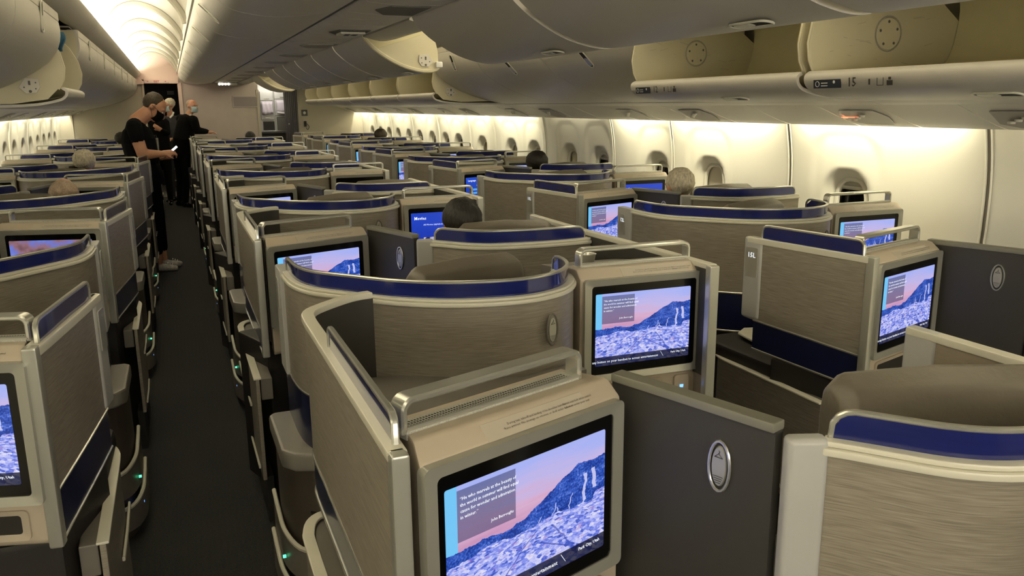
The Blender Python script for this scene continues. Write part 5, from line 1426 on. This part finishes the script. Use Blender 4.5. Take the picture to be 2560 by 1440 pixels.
for sx in (-.09, .09):
    B.cap((sx, 16.1, .93), (sx, 16.08, .5), .095, .068, K); B.cap((sx, 16.08, .5), (sx, 16.12, .1), .066, .048, K); foot(B, (sx, 16.1, 0), (-.6, -.7, 0), 'black_gloss')
Hd = head(B, (.0, 16.07, 1.735), (-.85, -.5, -.15), (0, 0, 1), 'skin_pink'); B.build('body', t, .012, 3); hair(t, Hd, 'hair_grey', seed=8); mask(t, Hd, 'mask_blue'); face_bits(t, Hd)
V, F = sweepvf([(.06, 16.0, 1.60), (.04, 15.99, 1.55), (-.01, 15.97, 1.50)], .03, .02, up=(0, -1, 0)); mesh('shirt_collar', V, F, 'shirt_white', t)
done()
# third attendant mostly hidden behind the man
t = thing('person', 'person in black between the man on the phone and the grey jacket', 'person', (-.21, 15.6, 0))
B = Body(); K = 'suit_black'
B.cap((-.21, 15.6, .95), (-.20, 15.6, 1.40), .130, .120, K, flat=1.3); B.cap((-.32, 15.6, 1.44), (-.09, 15.6, 1.44), .060, .060, K); B.cap((-.2, 15.6, 1.46), (-.2, 15.6, 1.57), .055, .052, 'skin')
B.cap((-.08, 15.58, 1.43), (-.07, 15.50, 1.25), .058, .050, K); B.cap((-.07, 15.50, 1.25), (-.17, 15.42, 1.30), .045, .034, K); hand(B, (-.18, 15.41, 1.31), (-.6, -.2, .5), (0, 1, 0), curl=.8)
for sx in (-.29, -.13):
    B.cap((sx, 15.6, .93), (sx, 15.6, .5), .092, .066, K); B.cap((sx, 15.6, .5), (sx, 15.6, .1), .064, .048, K); foot(B, (sx, 15.6, 0), (0, -1, 0), 'black_gloss')
Hd = head(B, (-.2, 15.6, 1.66), (.3, -1, -.2), (0, 0, 1)); B.build('body', t, .012, 3); hair(t, Hd, 'hair_dark', seed=9); mask(t, Hd, 'black_cloth'); face_bits(t, Hd)
done()

# seated passengers, mostly only their heads show above the partitions
def seated(lab, x, y, zc, facing, hm, skin='skin', cloth='suit_grey', seed=1, hk=None, arm=False):
    t = thing('person', lab, 'person', (x, y, 0))
    G, e1, e2 = frame((x, y), facing); e1, e2 = np.array(e1), np.array(e2); g = lambda s, d, z: np.array(G(s, d, z))
    B = Body()
    B.cap(g(0, .06, .62), g(0, .02, .96), .125, .120, cloth, side=tuple(e1), flat=1.25); B.cap(g(-.13, .0, 1.0 + zc - 1.2), g(.13, 0, 1.0 + zc - 1.2), .058, .058, cloth)
    B.cap(g(0, .0, .98), g(0, .0, zc - .07), .055, .052, skin)
    for s in (-1, 1):
        B.cap(g(s * .17, .0, .98), g(s * .22, .08, .74), .052, .045, cloth)
        if arm and s < 0: B.cap(g(-.22, .08, .74), g(-.15, .10, .98), .042, .032, skin); hand(B, g(-.145, .10, .98), (e1 * .1 + np.array((0, 0, 1))), tuple(e1), skin, curl=.5)
        else: B.cap(g(s * .22, .08, .74), g(s * .14, .33, .70), .043, .032, cloth); hand(B, g(s * .14, .34, .70), tuple(e2), (0, 0, -1), skin, curl=.4, thumb=-s)
        B.cap(g(s * .09, .10, .60), g(s * .11, .52, .60), .088, .065, 'suit_black'); B.cap(g(s * .11, .52, .58), g(s * .11, .58, .14), .062, .045, 'suit_black'); foot(B, g(s * .11, .58, 0), e2, 'black_gloss')
    H = head(B, g(0, .0, zc), tuple(e2 + np.array((0, 0, -.1))), (0, 0, 1), skin)
    B.build('body', t, .0095, 3); hair(t, H, hm, seed=seed, **(hk or {})); face_bits(t, H); done()
seated('dark haired passenger behind the second centre partition from the camera', 1.135, 3.36, 1.175, 4, 'hair_dark', seed=2, hk=dict(r_=(.085, .102, .094)))
seated('white haired passenger seated beside the right windows, second seat', 2.86, 4.26, 1.185, 0, 'hair_grey', 'skin_pink', seed=4, hk=dict(r_=(.083, .100, .090)))
seated('black haired passenger seated beside the right windows, third seat', 2.86, 6.42, 1.185, 0, 'hair_dark', seed=6, hk=dict(r_=(.095, .10, .09)))
seated('grey haired passenger on the left with a hand raised to the ear', -.76, 8.38, 1.205, 0, 'hair_grey', 'skin_pink', seed=11, hk=dict(r_=(.095, .104, .094)), arm=True)
seated('balding passenger seated left of the left aisle', -.64, 5.62, 1.175, 0, 'hair_sparse', 'skin_pink', seed=12, hk=dict(lift=.0, back=.026, r_=(.082, .084, .082)))
seated('brown haired passenger far down the right window row', 3.02, 12.78, 1.22, 0, 'hair_brown', seed=13, hk=dict(r_=(.10, .10, .09)))
seated('black haired passenger far left beside the standing man', -.66, 12.95, 1.24, 0, 'hair_dark', seed=14, hk=dict(r_=(.10, .10, .09)))
seated('dark haired passenger in the front centre seat by the right aisle', 1.18, 14.15, 1.18, 0, 'hair_dark', seed=15)
